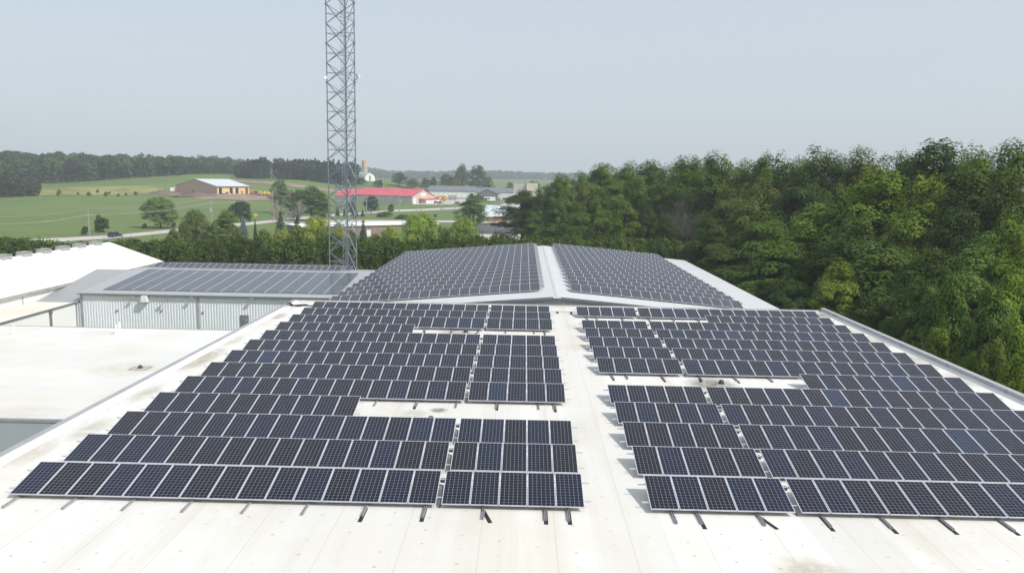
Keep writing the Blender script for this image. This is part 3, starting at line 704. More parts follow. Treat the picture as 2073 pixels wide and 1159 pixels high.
# black cables over the roof corner
t = empty('cable_bundle', (-20.4, 65.5, ROOF), 0, 'black cables drooping over the far left corner of the warehouse roof', 'cable')
def wpt(px, py, z): return tuple(np.array(atz(px, py, z))-np.array([-20.4, 65.5, ROOF]))
b = MB(); b.tube([wpt(580, 616, ROOF+.28), wpt(584, 612.5, ROOF+.52), wpt(588, 613, ROOF+.42), wpt(592, 616.5, ROOF+.14), wpt(598, 618.5, ROOF+.08), wpt(606, 619, ROOF+.05), wpt(614, 617.5, ROOF+.10), wpt(622, 618, ROOF+.10), wpt(631, 619, ROOF+.10)], .055, 6)
b.build('cable', M['black_rubber'], t)
b = MB(); b.tube([wpt(582, 618, ROOF+.2), wpt(588, 614.5, ROOF+.34), wpt(593, 617.8, ROOF+.06), wpt(603, 617, ROOF+.05), wpt(612, 616.5, ROOF+.06), wpt(620, 616.2, ROOF+.05)], .05, 6)
b.build('cable', M['black_rubber'], t)
b = MB(); q = wpt(589, 619, ROOF); b.box(q[0]-.35, q[1]-.2, .003, q[0]+.2, q[1]+.12, .12); q = wpt(617, 618.5, ROOF); b.box(q[0]-.15, q[1]-.1, .003, q[0]+.25, q[1]+.1, .14); b.build('cable_block', M['dark_metal'], t)
t = empty('conduit', (3.0, 66.6, ROOF), 0, 'thin grey conduit crossing the walkway at the far edge of the roof', 'conduit')
b = MB(); b.tube([(-.8, 0, .16), (3.4, 0, .16)], .03, 6); b.build('pipe', M['alu_dull'], t)
for x in (.05, 1.25): b = MB(); b.box(x-.09, -.1, .003, x+.09, .1, .17); b.build('foot', M['dark_metal'], t)

# ---------------------------------------------------------------- lattice tower
TY = 125.0
tl, tr_ = at(667.5, 535, TY), at(722, 540, TY)
W_ = (tr_[0]-tl[0])
TX, TZ0 = float(tl[0]), -.5
def _dx(target, dy): return (TX+target)*(TY+dy)/TY-TX      # keeps the leg in line of sight while it stands dy behind
LEGS = [(0, 0), (_dx(W_, -.19*W_), -.19*W_), (_dx(.68*W_, .72*W_), .72*W_)]
tw = empty('lattice_tower', (TX+W_/2, TY, TZ0), 0, 'tall three-legged grey steel lattice tower rising out of the top of the picture', 'tower')
LEGS = [(x-W_/2, y) for x, y in LEGS]
zn = at(661, 166.7, TY)[2]-TZ0                    # a joint of the left leg
BAY = 2.98; z_lo = zn-BAY*int(zn/BAY); TOPZ = 60.0
nodes = [z_lo+BAY*i for i in range(int((TOPZ-z_lo)/BAY)+1)]
for (x, y) in LEGS:
    b = MB(); b.tube([(x, y, 0), (x, y, nodes[-1])], .095, 8)
    for i, z in enumerate(nodes):
        b.tube([(x, y, z-.13), (x, y, z+.13)], .20 if i % 2 == int(round((zn-z_lo)/BAY)) % 2 else .135, 8)
    b.build('leg', M['galv'], tw)
for (i, j) in ((0, 1), (1, 2), (2, 0)):
    b = MB(); A, B = LEGS[i], LEGS[j]
    for z0, z1 in zip(nodes[:-1], nodes[1:]):
        b.tube([(*A, z0), (*B, z1)], .068, 4); b.tube([(*A, z1), (*B, z0)], .056, 4)
        zm = (z0+z1)/2; b.tube([(*A, zm), (*B, zm)], .050, 4)
    b.build('bracing', M['galv_light'] if i == 1 else M['galv'], tw)
x, y = _dx(.56*W_, .5*W_)-W_/2, .5*W_
b = MB()
for dx in (-.2, .2): b.tube([(x+dx, y, 0), (x+dx, y, nodes[-1])], .035, 4)
for z in np.arange(.4, nodes[-1], .38): b.tube([(x-.2, y, z), (x+.2, y, z)], .014, 4, False)
for z in nodes: b.tube([(x-.35, y+.05, z+.9), (x+.5, y+.2, z+.9)], .03, 4)
b.build('ladder', M['galv_light'], tw)
b = MB()
for dx in (.34, .42, .5, .62): b.tube([(x+dx, y+.1, 0), (x+dx, y+.1, nodes[-1]-1)], .028, 4)
b.build('cable_run', M['galv'], tw)
q = at(661, 156, TY); zq = q[2]-TZ0; xq = LEGS[0][0]
b = MB(); Mx = Matrix.Translation((xq-.02, -.35, zq)) @ Matrix.Rotation(R_(90), 4, 'X')
pr = [(0, .02), (.13, .025), (.24, .07), (.30, .13), (.30, .15), (.24, .09), (.0, .05)]
bb = MB(); bb.lathe(pr, 16); bb.v = [tuple(Mx @ Vector(v)) for v in bb.v]; bb.tube([(xq, -.3, zq), (xq, 0, zq)], .05, 6)
bb.build('dish_antenna', M['bright_roof'], tw)
q = at(725, 157.5, TY); zq = q[2]-TZ0; xq, yq = LEGS[1]
b = MB(); b.tube([(xq, yq, zq+.28), (xq+.36, yq, zq+.28)], .05, 6); b.tube([(xq, yq, zq-.34), (xq+.36, yq, zq-.34)], .05, 6); b.tube([(xq+.34, yq, zq-.55), (xq+.34, yq, zq+.5)], .045, 6)
b.tube([(xq+.36, yq, zq), (xq+.62, yq, zq)], .07, 6); b.build('antenna_bracket', M['dark_metal'], tw)
b = MB(); Mx = Matrix.Translation((xq+.62, yq, zq)) @ Matrix.Rotation(R_(90), 4, 'Y'); b.lathe([(0, 0), (.26, .0), (.30, .06), (.30, .16), (.0, .18)], 14); b.v = [tuple(Mx @ Vector(v)) for v in b.v]
b.build('dish_antenna', M['bright_roof'], tw)

# ---------------------------------------------------------------- foliage makers
def leaf_quads(C, Nn, L, W, rg):
    """rhombic leaves: centres C, normals Nn, half length L, half width W"""
    n = len(C); Nn = Nn/np.linalg.norm(Nn, axis=1, keepdims=True)
    t = rg.normal(size=(n, 3)); t -= Nn*(t*Nn).sum(1, keepdims=True); t /= np.linalg.norm(t, axis=1, keepdims=True)
    bt = np.cross(Nn, t)
    L = np.asarray(L).reshape(-1, 1)*np.ones((n, 1)); W = np.asarray(W).reshape(-1, 1)*np.ones((n, 1))
    V = np.stack([C-t*L, C+bt*W-t*L*.15, C+t*L, C-bt*W-t*L*.15], 1).reshape(-1, 3)
    return V, np.arange(4*n).reshape(n, 4)
def tints(k, rg, spread=.16, warm=.07):
    v = np.exp(rg.normal(0, spread, k)); h = rg.normal(0, warm, k)
    return np.stack([v*(1+h*.9), v*(1+h*.15), v*(1-h*.8)], 1).clip(.35, 2.0)
def crown_cloud(seed, H, R, zb, nsub, nclump, nleaf, leaf, prof, flat=.45, sub=(.34, .5), droop=0., cs=.5):
    rg = np.random.default_rng(seed); subs = []
    for i in range(nsub):
        u = ((i+.5)/nsub)**.92; a = i*2.39996+rg.uniform(-.5, .5); z = zb+(H-zb)*(.05+.80*u)
        r = R*prof(u); off = r*rg.uniform(.42, .80)
        sr = max(.20*R, r*rg.uniform(*sub)); subs.append((off*math.cos(a), off*math.sin(a), z+rg.uniform(-.04, .04)*H, sr))
    subs.append((rg.uniform(-.1, .1)*R, rg.uniform(-.1, .1)*R, H-R*.42, R*.42)); subs.append((0, 0, zb+(H-zb)*.5, R*.55))
    C, T = [], []
    for (x, y, z, sr) in subs:
        d = rg.normal(size=(nclump, 3)); d /= np.linalg.norm(d, axis=1, keepdims=True); d[:, 2] = np.where(d[:, 2] < -.6, -d[:, 2], d[:, 2])
        C.append(np.array([x, y, z])+d*sr*rg.uniform(.78, 1.08, (nclump, 1))*np.array([1, 1, .85])); T.append(d)
    C = np.concatenate(C); T = np.concatenate(T); k = len(C); ti = tints(k, rg)
    g = rg.normal(size=(k, nleaf, 3)); g[:, :, 2] = np.where(g[:, :, 2] < -1.0, -g[:, :, 2], g[:, :, 2]); g /= np.linalg.norm(g, axis=2, keepdims=True); g *= rg.uniform(.72, 1.06, (k, nleaf, 1))*1.5
    up = np.clip((C[:, 2]-H*.74)/(H*.2), 0, 1)*np.clip(T[:, 2], 0, 1)
    P = g*cs*rg.uniform(.65, 1.2, (k, 1, 1))*np.array([1, 1, flat]); P[:, :, 2] *= (1+.9*up)[:, None]
    P[:, :, 2] -= .045*(P[:, :, 0]**2+P[:, :, 1]**2)/cs                # each spray arches over
    P = C[:, None]+P
    if droop: P[:, :, 2] -= np.abs(rg.normal(size=(k, nleaf)))*droop
    Nn = np.array([0, 0, .62])+T[:, None]*.62+g*np.array([.50, .50, .36])+rg.normal(size=(k, nleaf, 3))*.22
    P = P.reshape(-1, 3); Nn = Nn.reshape(-1, 3); tt = np.repeat(ti, nleaf, 0)*np.exp(rg.normal(0, .07, (len(P), 1)))
    keep = P[:, 2] > zb*.5; P, Nn, tt = P[keep], Nn[keep], tt[keep]
    s = leaf*rg.uniform(.7, 1.3, len(P)); V, F = leaf_quads(P, Nn, s*(1 if not droop else 1.25), s*(.62 if not droop else .34), rg)
    return V, F, tt, subs
def wood(seed, H, zb, subs, rad, mat, name):
    rg = random.Random(seed); b = MB()
    b.tube([(0, 0, -.4), (rg.uniform(-.1, .1), rg.uniform(-.1, .1), zb*.6), (rg.uniform(-.2, .2), rg.uniform(-.2, .2), zb+(H-zb)*.35), (rg.uniform(-.2, .2), rg.uniform(-.2, .2), zb+(H-zb)*.8)], [rad*1.25, rad, rad*.65, rad*.18], 7)
    for (x, y, z, sr) in subs[:-2]:
        z0 = max(zb*.7, z-(abs(x)+abs(y))*rg.uniform(.45, .8)); z0 = min(z0, zb+(H-zb)*.7)
        b.tube([(0, 0, z0), (x*.45, y*.45, z0+(z-z0)*.55), (x, y, z)], [rad*.42, rad*.26, rad*.08], 5)
        for _ in range(2): b.tube([(x*.6, y*.6, z0+(z-z0)*.65), (x+rg.uniform(-1, 1)*sr, y+rg.uniform(-1, 1)*sr, z+rg.uniform(0, .7)*sr)], [rad*.15, rad*.05], 4)
    return b.mesh(name, mat)
round_ = lambda u: math.sqrt(max(.10, 1-(2*u-.75)**2/1.75))
oval_ = lambda u: math.sqrt(max(.08, 1-(2*u-.65)**2/2.0))*.94
tall_ = lambda u: math.sqrt(max(.12, 1-(2*u-.6)**2/2.05))*.95
PROTO = {}
def proto(name, H, R, zb, nsub, nclump, nleaf, leaf, prof, seed, rad=.25, bark='bark', **kw):
    V, F, tt, subs = crown_cloud(seed, H, R, zb, nsub, nclump, nleaf, leaf, prof, **kw)
    PROTO[name] = (np_mesh('crown_'+name, V, F, M['leaf'], tt), wood(seed, H, zb, subs, rad, M[bark], 'trunk_'+name), H, R)
proto('maple_a', 20, 4.9, 3.6, 20, 15, 86, .150, round_, 1, .30, cs=.64, flat=.82)
proto('maple_b', 20, 5.1, 3.4, 21, 14, 92, .152, oval_, 2, .30, flat=.66, cs=.74)
proto('maple_c', 20, 4.6, 3.6, 18, 16, 84, .148, round_, 3, .28, sub=(.42, .56), flat=.85, cs=.62)
proto('ash_a', 20, 3.9, 2.4, 22, 20, 66, .145, tall_, 4, .24, flat=1.0, sub=(.42, .58), cs=.55)
proto('ash_b', 20, 3.7, 2.2, 20, 22, 66, .145, tall_, 5, .22, flat=.95, sub=(.44, .60), cs=.55)
proto('maple_near', 12, 4.0, 1.4, 22, 20, 90, .095, round_, 6, .18, flat=.6, cs=.46)
proto('shrub_a', 7, 3.0, .5, 20, 15, 70, .105, oval_, 7, .09, flat=.6, cs=.36)
proto('shrub_b', 8, 2.5, .5, 20, 15, 66, .105, tall_, 8, .09, flat=.6, cs=.36)
proto('willow_a', 10, 5.0, .8, 24, 20, 56, .16, round_, 9, .25, droop=.45, flat=.7, cs=.5, sub=(.4, .55))
proto('willow_b', 10, 4.6, .6, 22, 20, 56, .16, oval_, 10, .25, droop=.5, flat=.5, cs=.48, sub=(.4, .55))
proto('lone', 12, 5.2, 1.9, 22, 20, 56, .17, round_, 11, .24, sub=(.38, .52), flat=.75, cs=.60)
proto('globe', 9, 4.0, 1.6, 20, 18, 44, .17, round_, 12, .16, sub=(.48, .62), cs=.48, flat=.75)
proto('small', 6, 2.4, .4, 14, 16, 36, .14, oval_, 13, .09, flat=.6, cs=.32)

def spruce(name, H, R, seed, leaf=.17, rows=20, top=.05):
    rg = np.random.default_rng(seed); P, Nn, T = [], [], []
    for i in range(rows):
        u = i/(rows-1); z = .35+(H-.4)*u; rz = R*(1-u)**.85+top*R; nb = max(5, int(15*(1-u)+4))
        for k in range(nb):
            a = 2*math.pi*(k/nb)+rg.uniform(-.3, .3)+i; L = rz*rg.uniform(.8, 1.1); n = int(14+30*L/R)
            t = rg.uniform(.15, 1, n)**.7; d = np.array([math.cos(a), math.sin(a), 0])
            c = d*L*t[:, None]; c[:, 2] = z+.10*L-t*t*L*.36; c += rg.normal(size=(n, 3))*leaf*np.array([.8, .8, .45])
            P.append(c); Nn.append(np.array([0, 0, .9])+d*.4+rg.normal(size=(n, 3))*.45); T.append(np.repeat(tints(1, rg, .16, .08), n, 0))
    P, Nn, T = map(np.concatenate, (P, Nn, T)); s = leaf*rg.uniform(.7, 1.3, len(P)); V, F = leaf_quads(P, Nn, s*1.3, s*.42, rg)
    b = MB(); b.tube([(0, 0, -.3), (0, 0, H*.95)], [.035*H*.5, .01], 6)
    PROTO[name] = (np_mesh('crown_'+name, V, F, M['needle'], T), b.mesh('trunk_'+name, M['bark']), H, R)
spruce('spruce_a', 10, 2.6, 21); spruce('spruce_b', 10, 2.1, 22)
def cedar_mesh(seed, H=8.0, R=1.35, n=7000):
    rg = np.random.default_rng(seed); k = 340
    u = rg.uniform(0, 1, k); a = rg.uniform(0, 2*math.pi, k)
    rad = R*np.where(u < .86, 1-.10*u, np.sqrt(np.clip(1-(u-.86)/.16, 0, 1))*.90)*(1+.16*np.sin(a*3+seed)+rg.normal(0, .10, k))
    C = np.stack([rad*np.cos(a), rad*np.sin(a), .2+u*(H-.3)], 1); ti = tints(k, rg, .25, .14); m = n//k
    P = C[:, None]+rg.normal(size=(k, m, 3))*np.array([.17, .17, .26])
    O = np.stack([np.cos(a), np.sin(a), np.full(k, .35)], 1)
    Nn = O[:, None]+rg.normal(size=(k, m, 3))*.55
    P = P.reshape(-1, 3); Nn = Nn.reshape(-1, 3); s = .15*rg.uniform(.7, 1.3, len(P)); V, F = leaf_quads(P, Nn, s*1.15, s*.6, rg)
    return np_mesh('cedar', V, F, M['leaf'], np.repeat(ti, m, 0))
def bare_mesh(seed, H, spread, depth=6, rad=.16, mat='bark_grey'):
    rg = random.Random(seed); b = MB()
    def grow(p, d, L, r, k):
        q = p+d*L; mid = p+d*L*.5+Vector((rg.uniform(-1, 1), rg.uniform(-1, 1), 0))*L*.06
        b.tube([p, mid, q], [r, r*.85, r*.68], 4 if k > 2 else 3, False)
        if k == 0: return
        for _ in range(3 if k > 2 else 2+(rg.random() < .5)):
            nd = (d+Vector((rg.uniform(-1, 1), rg.uniform(-1, 1), rg.uniform(-.25, .6)))*spread).normalized(); grow(q if rg.random() < .6 else mid, nd, L*rg.uniform(.62, .84), r*.66, k-1)
    grow(Vector((0, 0, -.3)), Vector((0, 0, 1)), H*.25, rad, depth)
    return b.mesh('branches', M[mat])

G_DK, G_MD, G_LT, G_YL, G_OL, G_BR = (.060, .102, .022), (.096, .158, .028), (.150, .220, .028), (.185, .240, .030), (.112, .148, .032), (.110, .130, .034)
TREE_N = [0]
def tree(pname, x, y, h, wfac=1.0, col=G_MD, rot=None, label=None, cat='tree', group=None, name='tree', z=None):
    cm, tm, H, R = PROTO[pname]; s = h/H
    zz = float(zg(x, y)) if z is None else z
    rg = random.Random(TREE_N[0]*7+3); TREE_N[0] += 1
    t = empty(name, (x, y, zz-.05), rg.uniform(0, 6.28) if rot is None else rot, label, cat, group); t.scale = (s*wfac, s*wfac, s)
    c = mobj('crown', cm, t); j = rg.uniform(.85, 1.15); c.color = (col[0]*j*rg.uniform(.94, 1.06), col[1]*j, col[2]*j*rg.uniform(.85, 1.2), 1)
    mobj('trunk', tm, t); return t
def tree_px(pname, px, ytop, Y, wpx=None, col=G_MD, **kw):
    """crown top seen at (px, ytop) in a tree standing at depth Y; wpx = crown width in photo pixels"""
    p = at(px, ytop, Y); zb = float(zg(p[0], p[1])); h = p[2]-zb
    cm, tm, H, R = PROTO[pname]
    wf = 1.0 if wpx is None else (wpx*Y*1.02/FPX/2)/(R*1.08*h/H)
    return tree(pname, p[0], p[1], h, wf, col, **kw)

# ---------------------------------------------------------------- the wood on the right
CW = {'dk': (G_DK, 'dark green'), 'md': (G_MD, 'mid-green'), 'lt': (G_LT, 'bright green'), 'yl': (G_YL, 'yellow-green'), 'ol': (G_OL, 'olive green'), 'br': (G_BR, 'brownish green')}
def wood_row(rowname, lst, group, kinds):
    for i, (px, yt, Y, wpx, c) in enumerate(lst):
        col, cw = CW[c]; pn = kinds[(i*5+2*(i//3)) % len(kinds)]
        tree_px(pn, px, yt, Y, wpx*(1.2 if yt < 465 else (1.6 if 'shrub' not in pn else 1.35)), col, label='%s %s, %s from the left in the %s' % (cw, 'shrub' if 'shrub' in pn and yt > 560 else 'tree', ORD[i], rowname), group=group)
WR_ = 'trees of the right-hand wood'
wood_row('skyline of the right-hand wood', [(1135, 356, 250, 70, 'md'), (1175, 350, 235, 70, 'md'), (1222, 333, 215, 90, 'md'), (1270, 331, 205, 76, 'md'), (1318, 327, 195, 84, 'md'), (1358, 335, 185, 70, 'md'),
    (1398, 318, 172, 90, 'md'), (1450, 312, 160, 112, 'md'), (1512, 332, 150, 90, 'ol'), (1568, 312, 145, 120, 'md'), (1618, 328, 140, 84, 'ol'), (1668, 304, 132, 130, 'dk'), (1745, 310, 126, 120, 'ol'), (1822, 316, 118, 110, 'md'),
    (1898, 289, 106, 160, 'dk'), (1985, 305, 98, 120, 'md'), (2055, 290, 92, 140, 'md')], WR_, ['ash_a', 'maple_c', 'ash_b', 'maple_a'])
wood_row('back of the right-hand wood', [(px, yt, Y, 120, c) for px, yt, Y, c in ((1245, 342, 250, 'md'), (1295, 338, 235, 'dk'), (1375, 332, 215, 'md'), (1425, 330, 205, 'dk'), (1485, 334, 195, 'md'), (1535, 334, 185, 'dk'), (1600, 332, 175, 'md'), (1640, 324, 165, 'dk'), (1708, 320, 158, 'dk'), (1780, 322, 150, 'md'), (1850, 318, 140, 'dk'), (1940, 310, 128, 'dk'), (2020, 312, 118, 'dk'))], WR_, ['maple_a', 'maple_c'])
wood_row('second row of the right-hand wood', [(1060, 385, 222, 112, 'dk'), (1100, 376, 215, 60, 'dk'), (1142, 360, 200, 66, 'md'), (1192, 372, 192, 70, 'ol'), (1240, 364, 184, 74, 'md'), (1290, 356, 175, 80, 'md'), (1340, 368, 168, 70, 'dk'),
    (1478, 384, 140, 110, 'ol'), (1545, 374, 132, 110, 'ol'), (1622, 350, 122, 120, 'dk'), (1690, 372, 112, 100, 'md'), (1782, 346, 102, 165, 'lt'), (1878, 356, 97, 140, 'lt'), (1960, 342, 90, 150, 'dk'), (2052, 346, 85, 140, 'ol')], WR_, ['maple_b', 'ash_b', 'maple_a'])
wood_row('third row of the right-hand wood', [(1080, 428, 195, 50, 'md'), (1128, 402, 185, 60, 'md'), (1174, 418, 176, 56, 'md'), (1218, 400, 168, 64, 'md'), (1266, 404, 160, 66, 'md'), (1314, 420, 152, 60, 'dk'), (1352, 436, 146, 60, 'dk'),
    (1440, 446, 130, 110, 'dk'), (1545, 428, 118, 130, 'md'), (1648, 420, 106, 140, 'lt'), (1738, 442, 98, 140, 'md'), (1842, 432, 90, 160, 'lt'), (1948, 424, 82, 150, 'dk'), (2052, 432, 77, 150, 'lt')], WR_, ['maple_b', 'maple_a', 'maple_b', 'ash_a'])
wood_row('fourth row of the right-hand wood', [(1396, 506, 136, 70, 'dk'), (1482, 502, 118, 110, 'dk'), (1582, 492, 104, 120, 'md'), (1692, 478, 92, 130, 'dk'), (1792, 496, 84, 140, 'md'), (1892, 504, 77, 130, 'dk'), (1990, 500, 71, 140, 'md'), (2082, 490, 67, 140, 'lt')], WR_, ['maple_b', 'maple_c', 'maple_a'])
wood_row('low front row of the right-hand wood', [(1450, 560, 110, 84, 'dk'), (1530, 570, 97, 100, 'dk'), (1612, 576, 87, 100, 'dk'), (1800, 580, 74, 110, 'dk'), (1868, 566, 70, 110, 'dk'), (1960, 556, 65, 120, 'md'), (2060, 556, 62, 130, 'lt')], WR_, ['maple_near', 'maple_c'])
tree_px('maple_near', 1703, 536, 84, 150, G_YL, label='bright yellow-green young tree beside the far right corner of the warehouse roof', group=WR_)
wood_row('shrub row along the warehouse\'s right edge', [(1768, 640, 74, 70, 'dk'), (1832, 632, 68, 80, 'dk'), (1890, 590, 64, 84, 'md'), (1938, 560, 62, 90, 'md'), (1902, 668, 60, 76, 'lt'), (1962, 650, 58, 80, 'ol'), (2015, 598, 57, 100, 'md'), (2060, 640, 55, 90, 'lt'), (1962, 716, 54, 62, 'md'), (2012, 690, 53, 80, 'ol'), (2066, 705, 51, 90, 'lt'), (2092, 745, 49, 80, 'yl')], 'shrubs at the foot of the wood', ['shrub_b', 'shrub_a', 'shrub_b', 'shrub_a', 'shrub_a'])
for i, (px, yb_, yt, Y, sd, lab) in enumerate(((1395, 500, 356, 146, 31, 'bare dead grey tree, tallest of those in the wood'), (1432, 500, 372, 143, 32, 'bare dead tree leaning right inside the wood'), (1372, 500, 398, 150, 33, 'low bare grey tree at the dark gap in the wood'), (1890, 760, 640, 61, 34, 'thin bare sapling among the shrubs beside the warehouse'), (1955, 770, 690, 53.5, 35, 'white-stemmed bare sapling low beside the warehouse parapet'))):
    p = at(px, yt, Y); z0 = float(zg(p[0], p[1])); h = p[2]-z0
    t = empty('dead_tree', (p[0], p[1], z0), 0, lab, 'dead tree', 'bare trees in the wood')
    mobj('branches', bare_mesh(sd, h*1.15, .42 if i < 3 else .3, 6 if i < 3 else 4, .10 if i < 3 else .05), t)

# ---------------------------------------------------------------- cedar hedge behind the buildings
HY = 140.0
hedge = empty('cedar_hedge', (-35, HY, -.5), 0, 'long tall clipped cedar hedge running behind the tower and workshop', 'hedge')
CED = [cedar_mesh(s) for s in (41, 42, 43, 44)]
rg = random.Random(9)
hp = [(-105, 7.6), (-90, 7.8), (-78, 7.3), (-68, 7.9), (-60, 8.2), (-50, 8.7), (-35, 9.1), (-20, 9.0), (-5, 9.4), (8, 9.6), (20, 9.7), (32, 9.3)]
for i in range(98):
    x = -104+i*1.36+rg.uniform(-.25, .25); h = float(np.interp(x, [q[0] for q in hp], [q[1] for q in hp]))*rg.uniform(.94, 1.07)
    o = mobj('cedar', CED[i % 4], hedge, (x+35, rg.uniform(-.3, .3), 0), (0, 0, rg.uniform(0, 6.28))); f = h/8.0; o.scale = (1.38, 1.30, f)
    j = rg.uniform(.88, 1.12); o.color = (.080*j, .122*j, .030*j, 1)
wood_row('cedar row behind the hall ridge', [(1085, 470, 134, 30, 'md'), (1128, 462, 133, 34, 'md'), (1168, 474, 133, 36, 'md'), (1212, 470, 132, 40, 'md'), (1258, 474, 131, 40, 'md'), (1300, 484, 130, 40, 'md'), (1340, 498, 129, 36, 'dk')], 'cedars behind the hall', ['spruce_b', 'shrub_b', 'spruce_b'])

# ---------------------------------------------------------------- trees of the middle distance, one by one
def T(pn, px, yt, Y, wpx, col, lab, cat='tree', group=None, name='tree'): return tree_px(pn, px, yt, Y, wpx, col, label=lab, cat=cat, group=group, name=name)
T('lone', 323, 399, 288, 76, (0.121, 0.190, 0.055), 'spreading lone field tree with a clear trunk beyond the road')
T('small', 208, 441, 262, 32, G_DK, 'small dark tree beside the navy car')
T('small', 199, 433, 268, 18, G_OL, 'thin olive sapling directly behind the dark tree by the car')
T('small', 172, 458, 250, 17, G_DK, 'small dark bush at the foot of the left power pole', 'bush')
T('willow_b', 394, 419, 232, 62, G_OL, 'olive feathery tree on the near verge left of the second pole')
T('willow_a', 372, 448, 222, 30, G_OL, 'low olive bush in front of the feathery olive tree', 'bush')
T('ash_b', 457, 424, 225, 52, (0.166, 0.233, 0.059), 'bushy bright tree on the near verge right of the second pole')
T('small', 432, 452, 222, 34, G_MD, 'low green bush under the second power pole', 'bush')
T('globe', 486, 407, 335, 40, (0.043, 0.089, 0.035), 'dark round-headed tree across the road from the blue spruce')
T('small', 503, 431, 335, 12, G_DK, 'small dark bush right of the dark round-headed tree', 'bush')
T('spruce_a', 492, 437, 250, 25, (0.145, 0.223, 0.204), 'small blue spruce on the near verge', 'spruce')
T('spruce_b', 516, 443, 235, 11, G_DK, 'slender dark conifer in front of the road', 'conifer')
T('spruce_a', 567, 428, 212, 40, (0.050, 0.098, 0.050), 'dark spruce, left of the pair under the bare trees', 'spruce')
T('spruce_b', 601, 437, 205, 34, (0.046, 0.089, 0.055), 'dark spruce, right of the pair under the bare trees', 'spruce')
T('willow_b', 570, 458, 185, 56, (0.233, 0.293, 0.059), 'low yellow-green willow left of the tower, just behind the hedge')
T('willow_a', 640, 433, 200, 66, (0.293, 0.331, 0.055), 'yellow willow partly behind the tower\'s left leg')
T('willow_b', 684, 446, 205, 36, (0.293, 0.322, 0.059), 'yellow-green bushy tree seen through the tower')
T('spruce_b', 735, 446, 195, 34, (0.071, 0.121, 0.066), 'grey-green conifer against the brown low building', 'conifer')
T('willow_b', 790, 452, 188, 56, (0.253, 0.322, 0.059), 'smaller yellow-green willow in front of the brown building')
T('willow_a', 851, 424, 180, 98, (0.244, 0.340, 0.059), 'largest yellow-green willow, centre of the willows behind the hedge')
T('willow_b', 938, 432, 176, 88, (0.204, 0.301, 0.059), 'yellow-green willow right of the largest willow')
T('maple_b', 958, 393, 300, 74, (0.088, 0.166, 0.050), 'dark green maple beyond the willows, before the grey workshops')
T('maple_a', 628, 376, 345, 72, (0.094, 0.179, 0.046), 'big green maple right of the bare trees')
T('maple_c', 567, 364, 430, 46, (0.088, 0.151, 0.055), 'dark green tree behind the bare trees')
T('globe', 752, 397, 440, 27, (0.043, 0.071, 0.050), 'dark purplish round tree in front of the red-roofed building')
T('small', 792, 413, 440, 16, G_DK, 'small round bush on the lawn before the red-roofed building', 'bush')
for i, (px, yt, w_) in enumerate(((683, 416, 12), (697, 419, 8), (712, 408, 18), (722, 424, 9), (734, 423, 10))): T('spruce_a' if i != 2 else 'small', px, yt, 400, w_, G_DK, 'small dark conifer, %s from left on the lawn behind the tower' % ORD[i], 'conifer', 'small conifers on the lawn')
for i, (pn, px, yt, Y, w_, c, lab) in enumerate((('small', 352, 463, 195, 40, G_MD, 'low green shrub just behind the hedge, left of the olive trees'), ('willow_b', 415, 444, 228, 44, (0.144, 0.174, 0.054), 'olive bush filling the gap between the two verge trees'),
        ('small', 478, 462, 200, 44, G_MD, 'green shrub behind the hedge below the blue spruce'), ('small', 535, 464, 195, 40, (0.144, 0.180, 0.048), 'light green shrub behind the hedge right of the slender conifer'), ('small', 604, 458, 190, 50, G_OL, 'olive shrub at the foot of the dark spruces'),
        ('willow_b', 662, 452, 185, 56, (0.192, 0.228, 0.054), 'yellow-green shrub at the tower foot behind the hedge'), ('small', 712, 466, 180, 40, G_MD, 'green shrub right of the tower behind the hedge'), ('willow_b', 760, 468, 178, 44, (0.168, 0.204, 0.060), 'light olive shrub between the conifer and the smaller willow'),
        ('willow_b', 896, 452, 180, 56, (0.156, 0.216, 0.060), 'pale green shrub joining the two big willows'), ('small', 780, 428, 400, 40, G_MD, 'flat dark green scrub on the island between road and street'), ('small', 815, 434, 380, 34, G_MD, 'scrub patch above the largest willow'), ('maple_c', 602, 384, 355, 56, G_MD, 'green tree filling the gap behind the bare roadside trees'), ('ash_b', 650, 388, 345, 40, G_MD, 'green tree leaning against the big maple left of the tower'))):
    T(pn, px, yt, Y, w_, c, lab, 'bush' if pn == 'small' else 'tree')
FT = 'trees before the grey workshops'
for i, (pn, px, yt, Y, w_, c) in enumerate((('maple_b', 728, 360, 735, 38, G_DK), ('maple_a', 764, 365, 730, 22, G_MD), ('ash_a', 771, 363, 725, 10, G_DK), ('maple_c', 808, 349, 760, 34, G_DK), ('maple_b', 835, 361, 755, 34, G_MD), ('maple_a', 862, 360, 755, 28, G_DK), ('ash_b', 878, 358, 750, 18, G_DK), ('maple_b', 901, 351, 760, 30, G_DK), ('maple_c', 914, 355, 740, 30, G_OL), ('ash_a', 935, 333, 760, 32, G_MD), ('maple_a', 966, 334, 765, 42, G_DK), ('maple_c', 988, 356, 750, 26, G_OL), ('maple_b', 1034, 369, 690, 30, G_OL), ('maple_a', 1082, 366, 680, 36, G_MD))):
    T(pn, px, yt, Y, w_, c, '%s distant tree, %s from the left behind the red and grey roofs' % (CW[[k for k in CW if CW[k][0] == c][0]][1], ORD[i]), group=FT)
for i, (px, yt, wd, sd, lab) in enumerate(((563, 391, 50, 51, 'bare dead tree with pale twigs, left of the roadside pair'), (601, 394, 50, 52, 'bare dead tree with pale twigs, right of the roadside pair'))):
    p = at(px, yt, 275); z0 = float(zg(p[0], p[1])); h = p[2]-z0
    t = empty('dead_tree', (p[0], p[1], z0), 0, lab, 'dead tree', 'bare roadside trees'); M['twig'] = M.get('twig') or plain('pale_twigs', (.37, .33, .30), .9, 0, .1, .2, 2)
    mobj('branches', bare_mesh(sd, h*.98, .52, 7, .30, 'twig'), t)
rg = random.Random(4)
